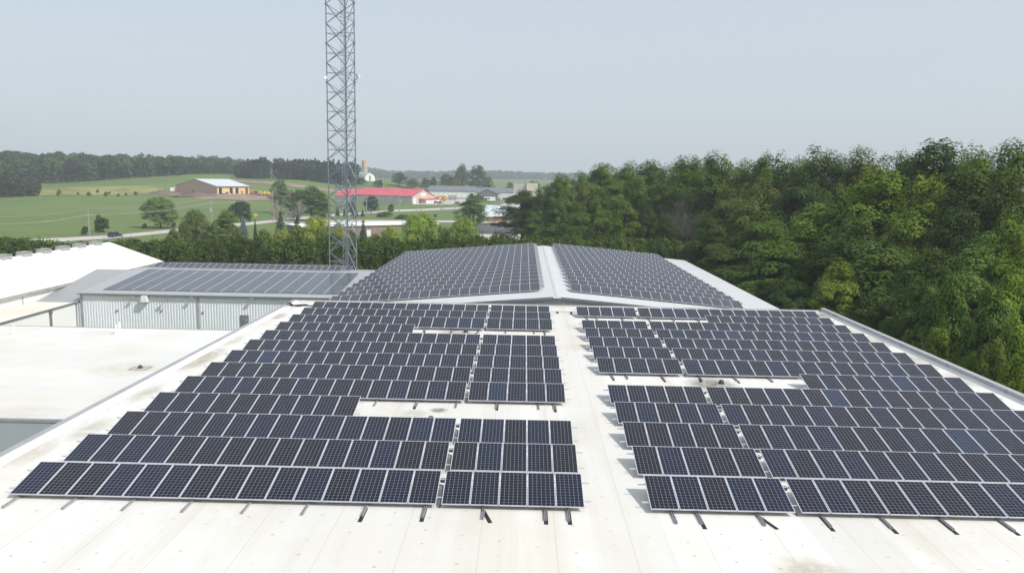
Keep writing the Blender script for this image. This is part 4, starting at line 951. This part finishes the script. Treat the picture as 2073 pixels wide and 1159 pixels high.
for i, (px, py) in enumerate(((117, 395), (158, 393), (198, 389), (222, 392), (255, 394), (275, 393), (120, 392), (180, 396), (293, 461), (352, 459), (215, 396), (240, 396))):
    q = hit(px, py+1.5); t = tree('small', q[0], q[1], rg.uniform(1.8, 3.6) if py < 400 else 2.0, 1.25, (.085, .11, .035), label='scrubby bush, %s listed along the field bank' % ORD[i] if False else None)
    t.name = 'bush'; tag(t, '%s bush on the grassy bank %s' % ('low scrubby' if py < 400 else 'tiny roadside', 'between the two fields' if py < 400 else ('left of the lone field tree' if px < 320 else 'right of the lone field tree')), 'bush', 'scrub bushes on the field bank')

# ---------------------------------------------------------------- far woods (read as masses)
def far_mass(name, label, spots, cols, leaf, seed, nleaf=190, conifer=0.):
    """spots: (x, y, z, height, radius)"""
    rg = np.random.default_rng(seed); VV, FF, TT = [], [], []; base = 0
    for (x, y, z, h, r) in spots:
        n = nleaf; c = np.array(cols[rg.integers(len(cols))])*rg.uniform(.75, 1.25)
        if rg.random() < conifer:
            u = rg.uniform(0, 1, n)**1.3; a = rg.uniform(0, 6.283, n); rr = r*.55*(1-u)*rg.uniform(.5, 1, n)
            P = np.stack([rr*np.cos(a), rr*np.sin(a), h*(.1+.98*u)], 1); N_ = np.stack([np.cos(a), np.sin(a), np.full(n, .7)], 1); c = c*np.array([.7, .75, .9])
            ti = np.ones((n, 1))
        else:
            k = 14; d = rg.normal(size=(k, 3)); d[:, 2] = np.abs(d[:, 2])*1.1-.35; d /= np.linalg.norm(d, axis=1, keepdims=True)
            sc = d*np.array([r*.62, r*.62, h*.30])+np.array([0, 0, h*.62]); ii = rg.integers(k, size=n)
            e = rg.normal(size=(n, 3)); e[:, 2] = np.abs(e[:, 2])-.2; e /= np.linalg.norm(e, axis=1, keepdims=True)
            P = sc[ii]+e*r*.42*rg.uniform(.75, 1.1, (n, 1)); N_ = e+np.array([0, 0, .5]); ti = np.exp(rg.normal(0, .22, k))[ii][:, None]
            low = rg.random(n) < .2; P[low] = np.stack([rg.normal(0, r*.45, low.sum()), rg.normal(0, r*.45, low.sum()), rg.uniform(0, h*.5, low.sum())], 1)
        N_ = N_+rg.normal(size=(n, 3))*.4; s = leaf*rg.uniform(.7, 1.35, n)
        V, F = leaf_quads(P+np.array([x, y, z]), N_, s, s*.72, rg)
        VV.append(V); FF.append(F+base); base += len(V); TT.append(c*ti*np.exp(rg.normal(0, .1, (n, 1))))
    me = np_mesh(name, np.concatenate(VV), np.concatenate(FF), M['leaf'], np.concatenate(TT)); o = mobj(name, me); tag(o, label, 'wood', kind='stuff'); return o
def mass_spots(seed, base_line, top_line, depth, n, hvar=.12, rfac=.32):
    """trees between a photo base line [(px,py)] at depth; heights follow the skyline of the photo"""
    rg = random.Random(seed); out = []
    bx = [q[0] for q in base_line]; x0, x1 = bx[0], bx[-1]
    for i in range(n):
        px = rg.uniform(x0, x1); u = rg.random()**1.4; Y = float(np.interp(px, bx, [q[2] for q in base_line]))+u*depth
        yb = float(np.interp(px, bx, [q[1] for q in base_line])); yt = float(np.interp(px, [q[0] for q in top_line], [q[1] for q in top_line]))
        p = at(px, yb, Y); z = float(zg(p[0], p[1])); ztop = at(px, yt, Y)[2]
        h = max(6, (ztop-z)*(.80+.20*u)*rg.uniform(1-hvar, 1.02)); out.append((p[0], p[1], z, h, h*rfac*rg.uniform(.8, 1.25)))
    return out
cs = [(.044, .082, .030), (.052, .094, .030), (.040, .072, .032), (.060, .100, .034)]
far_mass('left_woodland', 'dark broadleaf woodland along the hill behind the left field',
         mass_spots(61, [(-380, 372, 520), (-60, 368, 560), (80, 367, 610), (200, 363, 640), (370, 356, 690), (440, 352, 760), (500, 350, 800)], [(-380, 300), (-60, 302), (0, 303), (60, 308), (130, 309), (210, 311), (300, 312), (360, 313), (380, 317), (400, 314), (470, 318), (500, 330)], 90, 480), cs, 1.05, 62, 330).location = (0, 0, 0)
far_mass('left_thicket', 'nearer dark thicket at the left edge of the field', mass_spots(63, [(-300, 408, 460), (-60, 402, 480), (30, 398, 505), (80, 394, 520)], [(-300, 330), (-60, 335), (10, 338), (50, 352), (92, 380)], 40, 150), [(.036, .062, .022), (.046, .074, .026)], .8, 64, 330)
far_mass('spruce_woodland', 'dark mixed spruce wood on the crest between the building site and the barn', mass_spots(65, [(478, 360, 690), (560, 364, 700), (640, 378, 680), (720, 380, 700)], [(478, 330), (500, 324), (530, 318), (580, 322), (660, 322), (720, 330)], 60, 150), [(.026, .052, .022), (.022, .042, .022), (.034, .06, .022)], .95, 66, 330, conifer=.4)
far_mass('ridge_woodland', 'hazy blue woodland along the far horizon', mass_spots(67, [(700, 358, 1900), (800, 361, 2000), (1000, 364, 2100), (1210, 368, 2200)], [(700, 334), (740, 338), (800, 345), (880, 346), (950, 343), (1000, 344), (1100, 349), (1210, 349)], 260, 420), cs, 3.2, 68, 130)
far_mass('far_left_ridge', 'strip of distant trees on the ridge behind the left woodland', mass_spots(69, [(380, 345, 1250), (480, 346, 1300), (560, 348, 1300)], [(380, 314), (430, 315), (480, 319), (560, 330)], 100, 60), cs, 2.0, 70, 160)

# ---------------------------------------------------------------- distant buildings
def px_of(X, Y, Z):
    P = np.array([X, Y, Z-CZ]); d = P@_F; return CXP+FPX*(P@_R)/d
def reach(C, d, px, hi=200.):                      # how far along d from C until the photo column px
    a, b = 0., hi; s = 1 if px > px_of(*C) else -1
    for _ in range(50):
        m = (a+b)/2
        if (px_of(C[0]+d[0]*m, C[1]+d[1]*m, C[2])-px)*s < 0: a = m
        else: b = m
    return a
def gable(name, origin, rotz, L, Wd, eave, rise, wall, roof, label, cat, over=.4, gmat=None, front=(), gables=(), trim=None, flat=False):
    """ridge along local x; front wall at y=0, gable ends at x=0 and x=L"""
    t = empty(name, tuple(origin), rotz, label, cat)
    for y0_ in (0, Wd-.25): b = MB(); b.box(0, y0_, -1.5, L, y0_+.25, eave); b.build('wall', wall, t)
    for x in (0, L):
        b = MB(); x2 = x+(.25 if x == 0 else -.25)
        pts = [(0, -1.5), (Wd, -1.5), (Wd, eave), (Wd/2, eave+rise), (0, eave)]
        if flat: pts = [(0, -1.5), (Wd, -1.5), (Wd, eave), (0, eave)]
        b.face([(x-(.01 if x == 0 else -.01), y, z) for y, z in (pts[::-1] if x == 0 else pts)]); b.build('gable_wall', gmat or wall, t)
    if flat:
        b = MB(); b.box(-over, -over, eave+.01, L+over, Wd+over, eave+.25); b.build('roof', roof, t)
    else:
        k = rise/(Wd/2)
        for s in (0, 1):
            ye = -over if s == 0 else Wd+over; ze = eave-k*over+.03; zr = eave+rise+.03
            P = [(-over, ye, ze), (L+over, ye, ze), (L+over, Wd/2, zr), (-over, Wd/2, zr)]; Q = [(x, y, z+.18) for x, y, z in P]
            b = MB(); b.face((Q if s == 0 else Q[::-1])); b.face((P[::-1] if s == 0 else P))
            for i in range(4):
                j = (i+1) % 4; q = [P[i], P[j], Q[j], Q[i]]; b.face(q if s == 0 else q[::-1])
            b.build('roof', roof, t)
        if trim:
            b = MB(); b.box(-over, -over-.12, eave-k*over-.25, L+over, -over-.002, eave-k*over+.22); b.build('eave_trim', trim, t)
    for nm, mt, x0, z0, x1, z1 in front: b = MB(); b.box(x0, -.08, z0, x1, -.004, z1); b.build(nm, mt, t)
    for nm, mt, e, y0, z0, y1, z1 in gables:
        b = MB(); x = -.09 if e == 0 else L+.014; b.box(x, y0, z0, x+.076, y1, z1); b.build(nm, mt, t)
    return t
# unfinished building on the hill
C = hit(440, 393.5); th = R_(56); dx = (math.cos(th), math.sin(th)); dy = (-math.sin(th), math.cos(th))
L = reach(C, dx, 505); Wd = reach(C, dy, 357); ev = at(438, 377, C[1])[2]-C[2]; 
rs = at(397, 362.3, C[1]+dy[1]*Wd/2)[2]-C[2]-ev
DW = M['window']  # window glass; on open doorways a dark sheet painting the shade inside
tan = gable('unfinished_building', C, th, L, Wd, ev, rs, M['sheathing'], M['pale_roof'], 'half-built tan building with a pale roof and open doorways on the hill', 'building', .7, M['brown_brick'],
      [('doorway', DW, L*.05, 0, L*.14, ev*.82), ('doorway', DW, L*.38, 0, L*.47, ev*.82), ('doorway', DW, L*.56, .6, L*.65, ev*.82), ('doorway', plain('rusty_door', (.20, .075, .06), .7), L*.87, 0, L*.96, ev*.85), ('window', DW, L*.73, ev*.12, L*.75, ev*.42), ('window', DW, L*.77, ev*.12, L*.79, ev*.42)],
      [('side_door', DW, 0, Wd*.56, .1, Wd*.59, ev*.38)], M['trim'])
b = MB(); b.box(-.7-.12, -.7, ev-1.0, -.702, Wd+.7, ev-.7)
# red-roofed building
C = hit(834.5, 412.5); th = R_(27); dl = (-math.cos(th), math.sin(th)); dg = (math.sin(th), math.cos(th))
L = reach(C, dl, 716); Wd = reach(C, dg, 878); ev = at(834, 397, C[1])[2]-C[2]; rs = at(855, 383, C[1]+dg[1]*Wd/2)[2]-C[2]-ev
O = np.array([C[0]+dl[0]*L, C[1]+dl[1]*L, C[2]-.2])
red = gable('red_roofed_building', O, -th, L, Wd, ev+.2, rs, M['grey_wall'], M['red_roof'], 'long grey building with a bright red metal roof right of the tower', 'building', .6, M['beige_wall'],
      [('side_door', M['white_paint'], L*.80, .3, L*.815, 3.2), ('side_door', M['white_paint'], L*.06, 1.5, L*.075, 3.6), ('panel_joint', M['trim'], L*.54, .2, L*.544, ev-.2)],
      [('door', M['white_paint'], 1, 1.6, .2, 4.0, 4.0), ('gable_window', M['white_paint'], 1, Wd*.40, ev+.1, Wd*.62, ev+2.3)])
b = MB(); 
pw = Wd*.68
b.face([(L+.3, Wd*.32, 3.4), (L+5.5, Wd*.32-.3, 2.9), (L+5.5, Wd+.6, 2.9), (L+.3, Wd+.6, 3.4)]); b.prism([(0, 0), (5.2, 0), (5.2, .25), (0, .9)], Wd*.30, Wd+.8, Matrix.Translation((L+.3, 0, 2.9))); b.build('porch_roof', M['red_roof'], red)
b = MB(); b.box(L+.3, Wd*.34, -.3, L+5.2, Wd*.36, 2.9); b.box(L+4.9, Wd*.36, -.3, L+5.2, Wd+.4, 2.9); b.build('porch_wall', M['grey_wall'], red)
for i in range(5): b = MB(); y = Wd*.38+i*(Wd*.62/5); b.box(L+5.202, y, .2, L+5.28, y+Wd*.098, 2.6); b.build('porch_door', M['white_paint'], red)
L2 = 17.0; w2 = Wd*.8
O2 = np.array([O[0]+dl[0]*(L2+.7), O[1]+dl[1]*(L2+.7), C[2]-.2])
gable('red_roofed_wing', O2, -th, L2, w2, ev*.82, rs*1.0, M['grey_wall'], M['red_roof'], 'lower red-roofed shed seen through the lattice tower', 'shed', .5, M['grey_wall'])
# long low brown building with a white roof behind the hedge
A, B = atz(612, 458.5, 3.4), atz(816, 454, 3.4); th = math.atan2(B[1]-A[1], B[0]-A[0]); L = float(np.hypot(*(B-A)[:2]))
gable('flat_roofed_building', (A[0], A[1], -.5), th, L+14, 15, 3.75, 0, M['brown_wall'], M['bright_roof'], 'long low brown building with a flat white roof behind the hedge', 'building', .5, flat=True,
      front=[('window', DW, 2.2, 1.6, 4.2, 3.0), ('window', DW, L*.35, 1.6, L*.39, 3.0), ('door', M['white_paint'], L*.62, 0, L*.66, 2.3)])
# grey workshops beyond
C = hit(868, 401.5, 300); C = np.array([*at(868, 401, 700)[:2], at(868, 401, 700)[2]]); th = R_(3)
L = reach(C, (math.cos(th), math.sin(th)), 962); ev = at(868, 385.5, 700)[2]-C[2]; rs = at(872, 376, 715)[2]-C[2]-ev
gable('grey_workshop', C, th, L, 30, ev, max(2.0, rs), M['white_wall'], M['dark_roof'], 'long white workshop with a grey roof and a row of garage doors', 'workshop', .6, M['dark_roof'],
      [('garage_door', M['bright_roof'], L*(.035+.098*i), .4, L*(.035+.098*i)+3.0, ev*.66) for i in range(8)]+[('open_doorway', DW, L*.885, .4, L*.95, ev*.72)])
C = at(962, 403, 640); ev = at(962, 389.5, 640)[2]-C[2]; L = reach(C, (1, 0), 1044); rs = at(990, 380, 652)[2]-C[2]-ev
gable('grey_warehouse', C, 0, L, 24, ev, max(1.8, rs), M['white_wall'], M['dark_roof'], 'grey-roofed warehouse right of the garage-door workshop', 'warehouse', .5, M['dark_roof'], [('roller_door', M['trim'], L*.66, .3, L*.74, ev*.8)])
C = at(966, 404, 620); wx = reach(C, (1, 0), 1007); ev = at(966, 391.5, 620)[2]-C[2]; rs = at(987, 383, 620)[2]-C[2]-ev
gable('gabled_shed', (C[0]+wx, C[1], C[2]), R_(90), 12, wx, ev, rs, M['dark_roof'], M['dark_roof'], 'small dark gabled shed end in front of the grey-roofed warehouse', 'shed', .4, M['dark_roof'], (), [('open_doorway', DW, 0, wx*.15, .2, wx*.85, ev*.55)])
C = at(1013, 421, 500); L = reach(C, (1, 0), 1062); ev = at(1013, 393.5, 500)[2]-C[2]
t = gable('white_block_building', C, 0, L, 14, ev, 0, M['white_wall'], M['white_wall'], 'plain white block building with a small dark sign, left of the wood', 'building', .15, flat=True, front=[('wall_sign', M['trim'], L*.10, ev*.62, L*.26, ev*.76), ('side_door', M['vent_grey'], L*.02, .2, L*.06, ev*.5)])
C = at(1039, 392, 620); L = reach(C, (1, 0), 1065); ev = at(1039, 371, 620)[2]-C[2]
gable('tall_block_building', C, 0, L, 16, ev, 0, M['grey_wall'], M['cap_metal'], 'tall grey block with its cream end beside the wood', 'building', .1, flat=True, gmat=M['beige_wall'])
C = at(1066, 392, 618); L = reach(C, (1, 0), 1089)
gable('cream_block_building', C, 0, L, 15, ev*1.02, 0, plain('cream_wall', (.66, .61, .50), .8), M['cap_metal'], 'cream flat-topped block right beside the tall grey block', 'building', .1, flat=True, front=[('window', DW, L*(.5+.12*i), ev*.72, L*(.54+.12*i), ev*.78) for i in range(3)])
C = at(974, 450.5, 374); L = reach(C, (1, 0), 1030); ev = at(980, 439.5, 374)[2]-C[2]
rf = at(990, 414.5, 440)
t = gable('brick_building', C, 0, L, 60, ev, 0, M['orange_brick'], M['orange_brick'], 'orange brick building with a broad pale sloping roof beside the wood', 'building', .02, flat=True)
b = MB(); zr = rf[2]-C[2]; b.face([(-.5, -.5, ev+.27), (L+.5, -.5, ev+.27), (L+.5, 62, max(zr, ev+.5)), (-.5, 62, max(zr, ev+.5))]); b.build('sloping_roof', M['pale_roof'], t)
# barn and silo
C = at(749, 364.5, 780)
barn = empty('white_farm_barn', (C[0], C[1], C[2]-1), R_(60), 'white farm barn with a weathered gambrel roof below the silo', 'barn')
k = 790/FPX; hb = 17*k; wb_ = 15.0
prof = [(-wb_/2, 0), (wb_/2, 0), (wb_/2, hb*.48), (wb_*.34, hb*.78), (0, hb), (-wb_*.34, hb*.78), (-wb_/2, hb*.48)]
b = MB(); b.prism(prof, 0, 30, Matrix.Translation((0, 0, 0))); b.build('wall', M['white_paint'], barn)
for s in (-1, 1):
    b = MB(); q = [(s*wb_*.53, hb*.46), (s*wb_*.35, hb*.79), (0, hb+.05)]
    for (xa, za), (xb, zb) in zip(q[:-1], q[1:]):
        f = [(xa, -.6, za+.12), (xa, 30.6, za+.12), (xb, 30.6, zb+.12), (xb, -.6, zb+.12)]; b.face(f if s < 0 else f[::-1])
    b.build('roof', M['green_roof'], barn)
b = MB(); b.box(-1.2, -.08, .5, 1.2, -.004, hb*.62); b.build('door', M['trim'], barn)
p = at(738.5, 352, 800); si = empty('silo', (p[0], p[1], p[2]-8), 0, 'tall pale concrete silo standing above the white barn', 'silo')
hs = at(738.5, 324, 800)[2]-p[2]+8; b = MB(); b.lathe([(2.95, 0), (2.95, hs-.8), (2.7, hs-.15), (1.5, hs), (0, hs+.1)], 20); b.build('shaft', M['silo'], si)
b = MB()
for z in np.arange(1, hs-1, 1.3): b.lathe([(2.96, z), (3.02, z+.05), (2.96, z+.1)], 20)
b.build('hoop', M['vent_grey'], si)
b = MB(); b.box(.4, -2.99, hs-6, 1.8, -2.7, hs-4.2); b.build('hatch', M['white_paint'], si)

# ---------------------------------------------------------------- vehicles
def car_parts(t, paint, L=4.7, Wd=1.85, H=1.68, tail=.96):
    """side view in (x,z): front at +x"""
    body = [(-L/2, .38), (-L/2+.05, .28), (L/2-.12, .28), (L/2, .42), (L/2-.03, .74), (L/2-.22, .88), (L*.20, .98), (-L/2+.04, .99), (-L/2-.02, .7)]
    cab = [(L*.22, .975), (L*.06, H-.06), (-.02*L, H), (-L*.40, H-.02), (-L*.48, tail+.02)]
    My = Matrix.Identity(4)
    b = MB(); b.prism(body, -Wd/2, Wd/2); me = b.mesh('body', paint); o = mobj('body', me, t); m = o.modifiers.new('b', 'BEVEL'); m.width = .07; m.segments = 2
    b = MB(); b.prism(cab, -Wd/2+.10, Wd/2-.10); o = mobj('cabin', b.mesh('cabin', paint), t); m = o.modifiers.new('b', 'BEVEL'); m.width = .06; m.segments = 2
    for s in (-1, 1):
        y = s*(Wd/2-.092)
        for (xa, xb, xc, xd) in ((L*.185, L*.055, -L*.10, -L*.10), (-L*.12, -L*.12, -L*.30, -L*.30), (-L*.32, -L*.32, -L*.40, -L*.445)):
            f = [(xa, y, 1.03), (xb, y, H-.14), (xc, y, H-.13), (xd, y, 1.03)]; b = MB(); b.face(f if s < 0 else f[::-1]); b.build('side_window', M['glass'], t)
    b = MB(); b.face([(L*.225, -Wd*.4, 1.02), (L*.225, Wd*.4, 1.02), (L*.075, Wd*.38, H-.10), (L*.075, -Wd*.38, H-.10)]); b.build('windscreen', M['glass'], t)
    for sx in (-L*.31, L*.32):
        for s in (-1, 1):
            Mx = Matrix.Translation((sx, s*(Wd/2-.10), .34)) @ Matrix.Rotation(R_(90), 4, 'X')
            b = MB(); b.lathe([(.20, -.11), (.32, -.11), (.345, -.07), (.345, .07), (.32, .11), (.20, .11)], 14); b.v = [tuple(Mx @ Vector(v)) for v in b.v]; wo = b.build('wheel', M['tyre'], t)
            b = MB(); b.lathe([(0, -.09), (.20, -.105), (.2, .105), (0, .09)], 12); b.v = [tuple(Mx @ Vector(v)) for v in b.v]; b.build('rim', M['alu'], wo)
    for s in (-1, 1):
        b = MB(); b.box(L/2-.05, s*.62-.18, .62, L/2+.012, s*.62+.18, .76); b.build('headlight', M['white_paint'], t)
        b = MB(); b.box(-L/2-.03, s*.66-.12, .74, -L/2+.03, s*.66+.12, .95); b.build('tail_light', M['red_paint'], t)
p = hit(233, 480.3); q = hit(262, 477.3); a = math.atan2(q[1]-p[1], q[0]-p[0])
car = empty('parked_car' if False else 'car', (p[0], p[1], p[2]+.15), a, 'dark navy estate car driving along the road at left', 'car'); car_parts(car, M['navy_paint'])
for i, (px, py, c, lab) in enumerate(((884, 408.5, 'grey_paint', 'dark grey car beside the red-roofed porch, left of two'), (891.5, 408.5, 'dark_metal', 'blackish car beside the red-roofed porch, right of two'), (925, 408, 'dark_metal', 'small dark car at the edge of the gravel yard by the maple'))):
    p = at(px, py, 560); p[2] = float(zg(p[0], p[1])); t = empty('car', (p[0], p[1], p[2]+.2), R_(20+60*i), lab, 'car', 'cars in the gravel yard'); car_parts(t, M[c], 4.5)
def box_truck(px, py, Y, L, H, mat, lab, cat='trailer', group=None, stripes=None, rot=0., wheels=True):
    p = at(px, py, Y); t = empty('trailer' if cat == 'trailer' else 'van', (p[0], p[1], float(zg(p[0], p[1]))+.25), rot, lab, cat, group)
    b = MB(); b.box(-L/2, -1.2, .9, L/2, 1.2, H); o = b.build('body', mat, t); m = o.modifiers.new('b', 'BEVEL'); m.width = .12; m.segments = 2
    if stripes:
        for (x0, z0, x1, z1, mt) in stripes: b = MB(); b.box(-L/2+L*x0, -1.26, .9+(H-.9)*z0, -L/2+L*x1, -1.204, .9+(H-.9)*z1); b.build('side_panel', mt, t)
    for x in (-L*.3, L*.3):
        for s in (-1, 1):
            Mx = Matrix.Translation((x, s*1.0, .45)) @ Matrix.Rotation(R_(90), 4, 'X'); b = MB(); b.lathe([(0, -.15), (.45, -.15), (.45, .15), (0, .15)], 12); b.v = [tuple(Mx @ Vector(v)) for v in b.v]; b.build('wheel', M['tyre'], t)
    b = MB(); b.box(-L/2+.1, -.5, .6, L/2-.1, .5, .9); b.build('chassis', M['dark_metal'], t)
    return t
box_truck(893, 400, 640, 9.0, 4.2, M['yellow_paint'], 'yellow and red trailer parked before the garage doors', 'trailer', None, [(.03, .05, .30, .62, M['red_paint']), (.55, .25, .78, .70, M['red_paint']), (.40, .1, .52, .5, M['bright_roof']), (.3, .0, .95, .1, M['red_paint'])])
box_truck(916, 399.5, 645, 6.5, 3.9, M['vent_grey'], 'grey box container between the trailer and the maple', 'container')
box_truck(988, 404.5, 600, 6.4, 3.4, M['bright_roof'], 'white van in front of the dark gabled shed, left of two', 'van', 'white vans at the shed', [(.05, .1, .8, .72, M['glass'])])
box_truck(994.5, 404.5, 590, 6.0, 3.8, M['bright_roof'], 'white van in front of the dark gabled shed, right of two', 'van', 'white vans at the shed', [(.05, .45, .3, .8, M['glass'])])
for i, (px, L, H, lab) in enumerate(((514.5, 6.0, 3.2, 'orange skip box beside the unfinished building'), (522.5, 5.0, 3.1, 'orange machine body between the skip box and yellow loader'))):
    box_truck(px, 391.5, 575, L, H, M['yellow_paint'], lab, 'machine', 'yellow machines on the building site', [(.1, .2, .9, .6, M['dirt'])])
for i, (px, lab) in enumerate(((530, 'orange loader with a raised cab in the middle of the machines'), (537.5, 'yellow loader with a low nose on the building site'), (545, 'small yellow loader at the right end of the machines'))):
    p = at(px, 391.5, 572); t = empty('loader', (p[0], p[1], float(zg(p[0], p[1]))+.3), R_(10+20*i), lab, 'machine', 'yellow machines on the building site')
    b = MB(); b.prism([(-2.4, .7), (2.2, .7), (2.4, 1.3), (.6, 1.9), (-2.3, 2.0)], -.9, .9); b.build('body', M['yellow_paint'], t)
    b = MB(); b.prism([(-1.4, 2.0), (.3, 1.9), (.1, 3.3), (-1.3, 3.3)], -.75, .75); b.build('cab', M['sign_yellow'] if i else M['yellow_paint'], t)
    b = MB(); b.prism([(2.2, .4), (3.4, .3), (3.6, 1.2), (2.5, 1.4)], -1.2, 1.2); b.build('bucket', M['yellow_paint'], t)
    for x in (-1.5, 1.4):
        for s in (-1, 1): Mx = Matrix.Translation((x, s*1.0, .65)) @ Matrix.Rotation(R_(90), 4, 'X'); b = MB(); b.lathe([(0, -.25), (.65, -.25), (.65, .25), (0, .25)], 12); b.v = [tuple(Mx @ Vector(v)) for v in b.v]; b.build('wheel', M['tyre'], t)
# soil heaps and building materials by the unfinished building
def heap(px, py, w_, h, d, mat, lab, seed):
    p = hit(px, py); rg = np.random.default_rng(seed); n = 14; b = MB()
    t = np.linspace(-1, 1, n); G = np.array([[max(0, (1-x*x))*max(0, (1-y*y))*(1+.25*rg.normal()) for y in t] for x in t])
    V = [(x*w_/2, y*d/2, G[i, j]*h-.3) for i, x in enumerate(t) for j, y in enumerate(t)]
    b.v = V; b.f = [(i*n+j, (i+1)*n+j, (i+1)*n+j+1, i*n+j+1) for i in range(n-1) for j in range(n-1)]; b.m = [0]*len(b.f)
    o = b.build('soil_heap', mat, None, tuple(p), smooth=True); tag(o, lab, 'soil heap', 'soil heaps on the building site')
heap(398, 397, 34, 2.6, 12, M['dirt_pile'], 'dark soil heap in front of the brick gable wall', 1)
heap(330, 392, 26, 2.2, 9, M['dirt_pile'], 'dark soil heap at the left edge of the building site', 2)
heap(424, 401, 22, 1.2, 9, M['dirt'], 'flat brown soil heap below the corner of the unfinished building', 3)
t = empty('material_pile', tuple(hit(458, 394)), R_(30), 'heap of pallets and lumber before the open doorways', 'pallets')
for i, (x, y, z, mt) in enumerate(((0, 0, 0, 'dirt'), (2.4, .4, 0, 'beige_wall'), (-2.6, .2, 0, 'dark_metal'), (.6, 0, 1.0, 'bark_grey'))): b = MB(); b.box(x-1.1, y-.8, z, x+1.1, y+.8, z+1.0); b.build('pallet', M[mt], t)
p = hit(352, 386.5); t = empty('site_container', tuple(p), R_(20), 'red and white site hut at the left corner of the unfinished building', 'hut')
b = MB(); b.box(-2.5, -1.2, 0, 2.5, 1.2, 2.6); b.build('body', M['white_paint'], t); b = MB(); b.box(.6, -1.26, .1, 2.3, -1.204, 2.5); b.build('door', M['red_paint'], t)

# ---------------------------------------------------------------- poles, wires, signs
def pole(px, yb_, yt, Y, lab, arm=1.2, trans=False, lamp=False):
    p = at(px, yb_, Y); z0 = float(zg(p[0], p[1])); h = at(px, yt, Y)[2]-z0
    t = empty('power_pole', (p[0], p[1], z0), R_(65), lab, 'power pole', 'roadside power poles')
    b = MB(); b.tube([(0, 0, -.3), (0, 0, h)], [.22, .15], 8); b.build('pole', M['pole_wood'], t)
    b = MB(); b.box(-arm, -.06, h-2.4, arm, .06, h-2.2); b.build('crossarm', M['pole_wood'], t)
    for x in (-arm*.9, arm*.9): b = MB(); b.lathe([(.06, 0), (.09, .08), (.04, .2)], 8, (x, 0, h-2.2)); b.build('insulator', M['vent_grey'], t)
    if trans: b = MB(); b.lathe([(0, 0), (.42, 0), (.42, 1.1), (.2, 1.25), (0, 1.3)], 10, (-.62, 0, h-5.6)); b.build('transformer', M['vent_grey'], t)
    if lamp: b = MB(); b.tube([(0, 0, h-1.2), (.8, -.6, h-.2), (1.8, -1.2, h)], .06, 5); b.box(1.6, -1.4, h-.1, 2.4, -1.0, h+.08); b.build('lamp_arm', M['galv'], t)
    return np.array([p[0], p[1], z0+h])
tops = [pole(181, 480, 421, 246, 'leftmost weathered power pole, beside the small bush and navy car'), pole(429.5, 457, 399, 300, 'power pole with a grey transformer, rising before the field', trans=True), pole(552.5, 449, 384, 345, 'power pole with a street lamp in front of the bare trees', lamp=True),
        pole(742, 434, 398, 430, 'thin power pole left of the purplish round tree'), pole(808.5, 430, 381, 455, 'tall power pole before the red roof'), pole(892.5, 428, 400, 500, 'pole by the street, left of the pair'), pole(897.5, 428, 402, 505, 'pole by the street, right of the pair'), pole(921.5, 426, 398, 520, 'thin pole beside the maple before the grey workshops')]
M['wire'] = plain('wire', (.42, .43, .42), .6)
pl = empty('power_line', tuple(tops[1]), 0, 'power wires strung along the road from the left edge past the poles', 'power line')
st = at(-60, 436, 205)
for k, (dz, dxy) in enumerate(((-.1, 0), (-2.1, -1.0), (-2.1, 1.0))):
    b = MB(); seq = [st+np.array([0, 0, dz])]+[tp+np.array([dxy*.4, dxy*.9, dz]) for tp in tops[:5]]
    pts = []
    for a_, c_ in zip(seq[:-1], seq[1:]):
        for u in np.linspace(0, 1, 9)[:-1]: pts.append(tuple(a_*(1-u)+c_*u-np.array([0, 0, 1.1*4*u*(1-u)])-tops[1]))
    b.tube(pts, .038, 3, False); b.build('wire', M['wire'], pl)
p = hit(517.5, 447); sg = empty('road_sign', tuple(p), R_(10), 'yellow diamond warning sign on a post at the far roadside', 'road sign')
zt = at(517.5, 435, p[1])[2]-p[2]
b = MB(); b.tube([(0, .03, 0), (0, .03, zt+1.0)], .06, 5); b.build('post', M['pole_wood'], sg)
b = MB(); r_ = .95; b.v = []; Mx = Matrix.Translation((0, 0, zt)) @ Matrix.Rotation(R_(45), 4, 'Y'); b.box(-r_*.72, -.03, -r_*.72, r_*.72, .0, r_*.72, Mx); b.build('plate', M['sign_yellow'], sg)
p = hit(881, 440); sg = empty('sign_board', tuple(p), R_(-5), 'black square sign board beyond the largest willow', 'sign'); k = p[1]/FPX
b = MB(); b.box(-3.4*k, -.1, 1.0*k, 3.4*k, .1, 6.4*k); b.build('board', M['dark_metal'], sg); b = MB(); b.box(-3.0*k, -.09, -.2, -2.8*k, .09, 1.0*k); b.build('post', M['pole_wood'], sg); b = MB(); b.box(2.8*k, -.09, -.2, 3.0*k, .09, 1.0*k); b.build('post', M['pole_wood'], sg)
for i, (px, py, yt) in enumerate(((1003.5, 475, 454),)):
    p = hit(px, py); h = at(px, yt, p[1])[2]-p[2]; t = empty('lamp_post', tuple(p), 0, 'thin dark lamp post in the parking lot beside the wood', 'lamp post'); b = MB(); b.tube([(0, 0, .4), (0, 0, h)], .09, 6); b.build('post', M['dark_metal'], t)
    b = MB(); b.box(-.35, -.2, h, .35, .2, h+.15); b.build('lamp_head', M['dark_metal'], t); b = MB(); b.lathe([(0, .4), (.3, .4), (.32, -.2)], 10); b.build('base', M['dirt'], t)

# ---------------------------------------------------------------- the hazy summer air
N = NT('haze_air'); N.t.nodes.remove(N.out); N.out = N.n('ShaderNodeOutputMaterial')
pv = N.n('ShaderNodeVolumePrincipled'); pv.inputs['Color'].default_value = (.86, .93, 1, 1); pv.inputs['Density'].default_value = .00032; pv.inputs['Anisotropy'].default_value = 0
N.t.links.new(pv.outputs[0], N.out.inputs['Volume'])
zs = _P[:, 2]
b = MB(); b.box(-5100, -1100, -6, 5100, 5100, 66); hz = b.build('haze', N.m); tag(hz, 'pale summer haze over the fields', 'haze', kind='stuff')
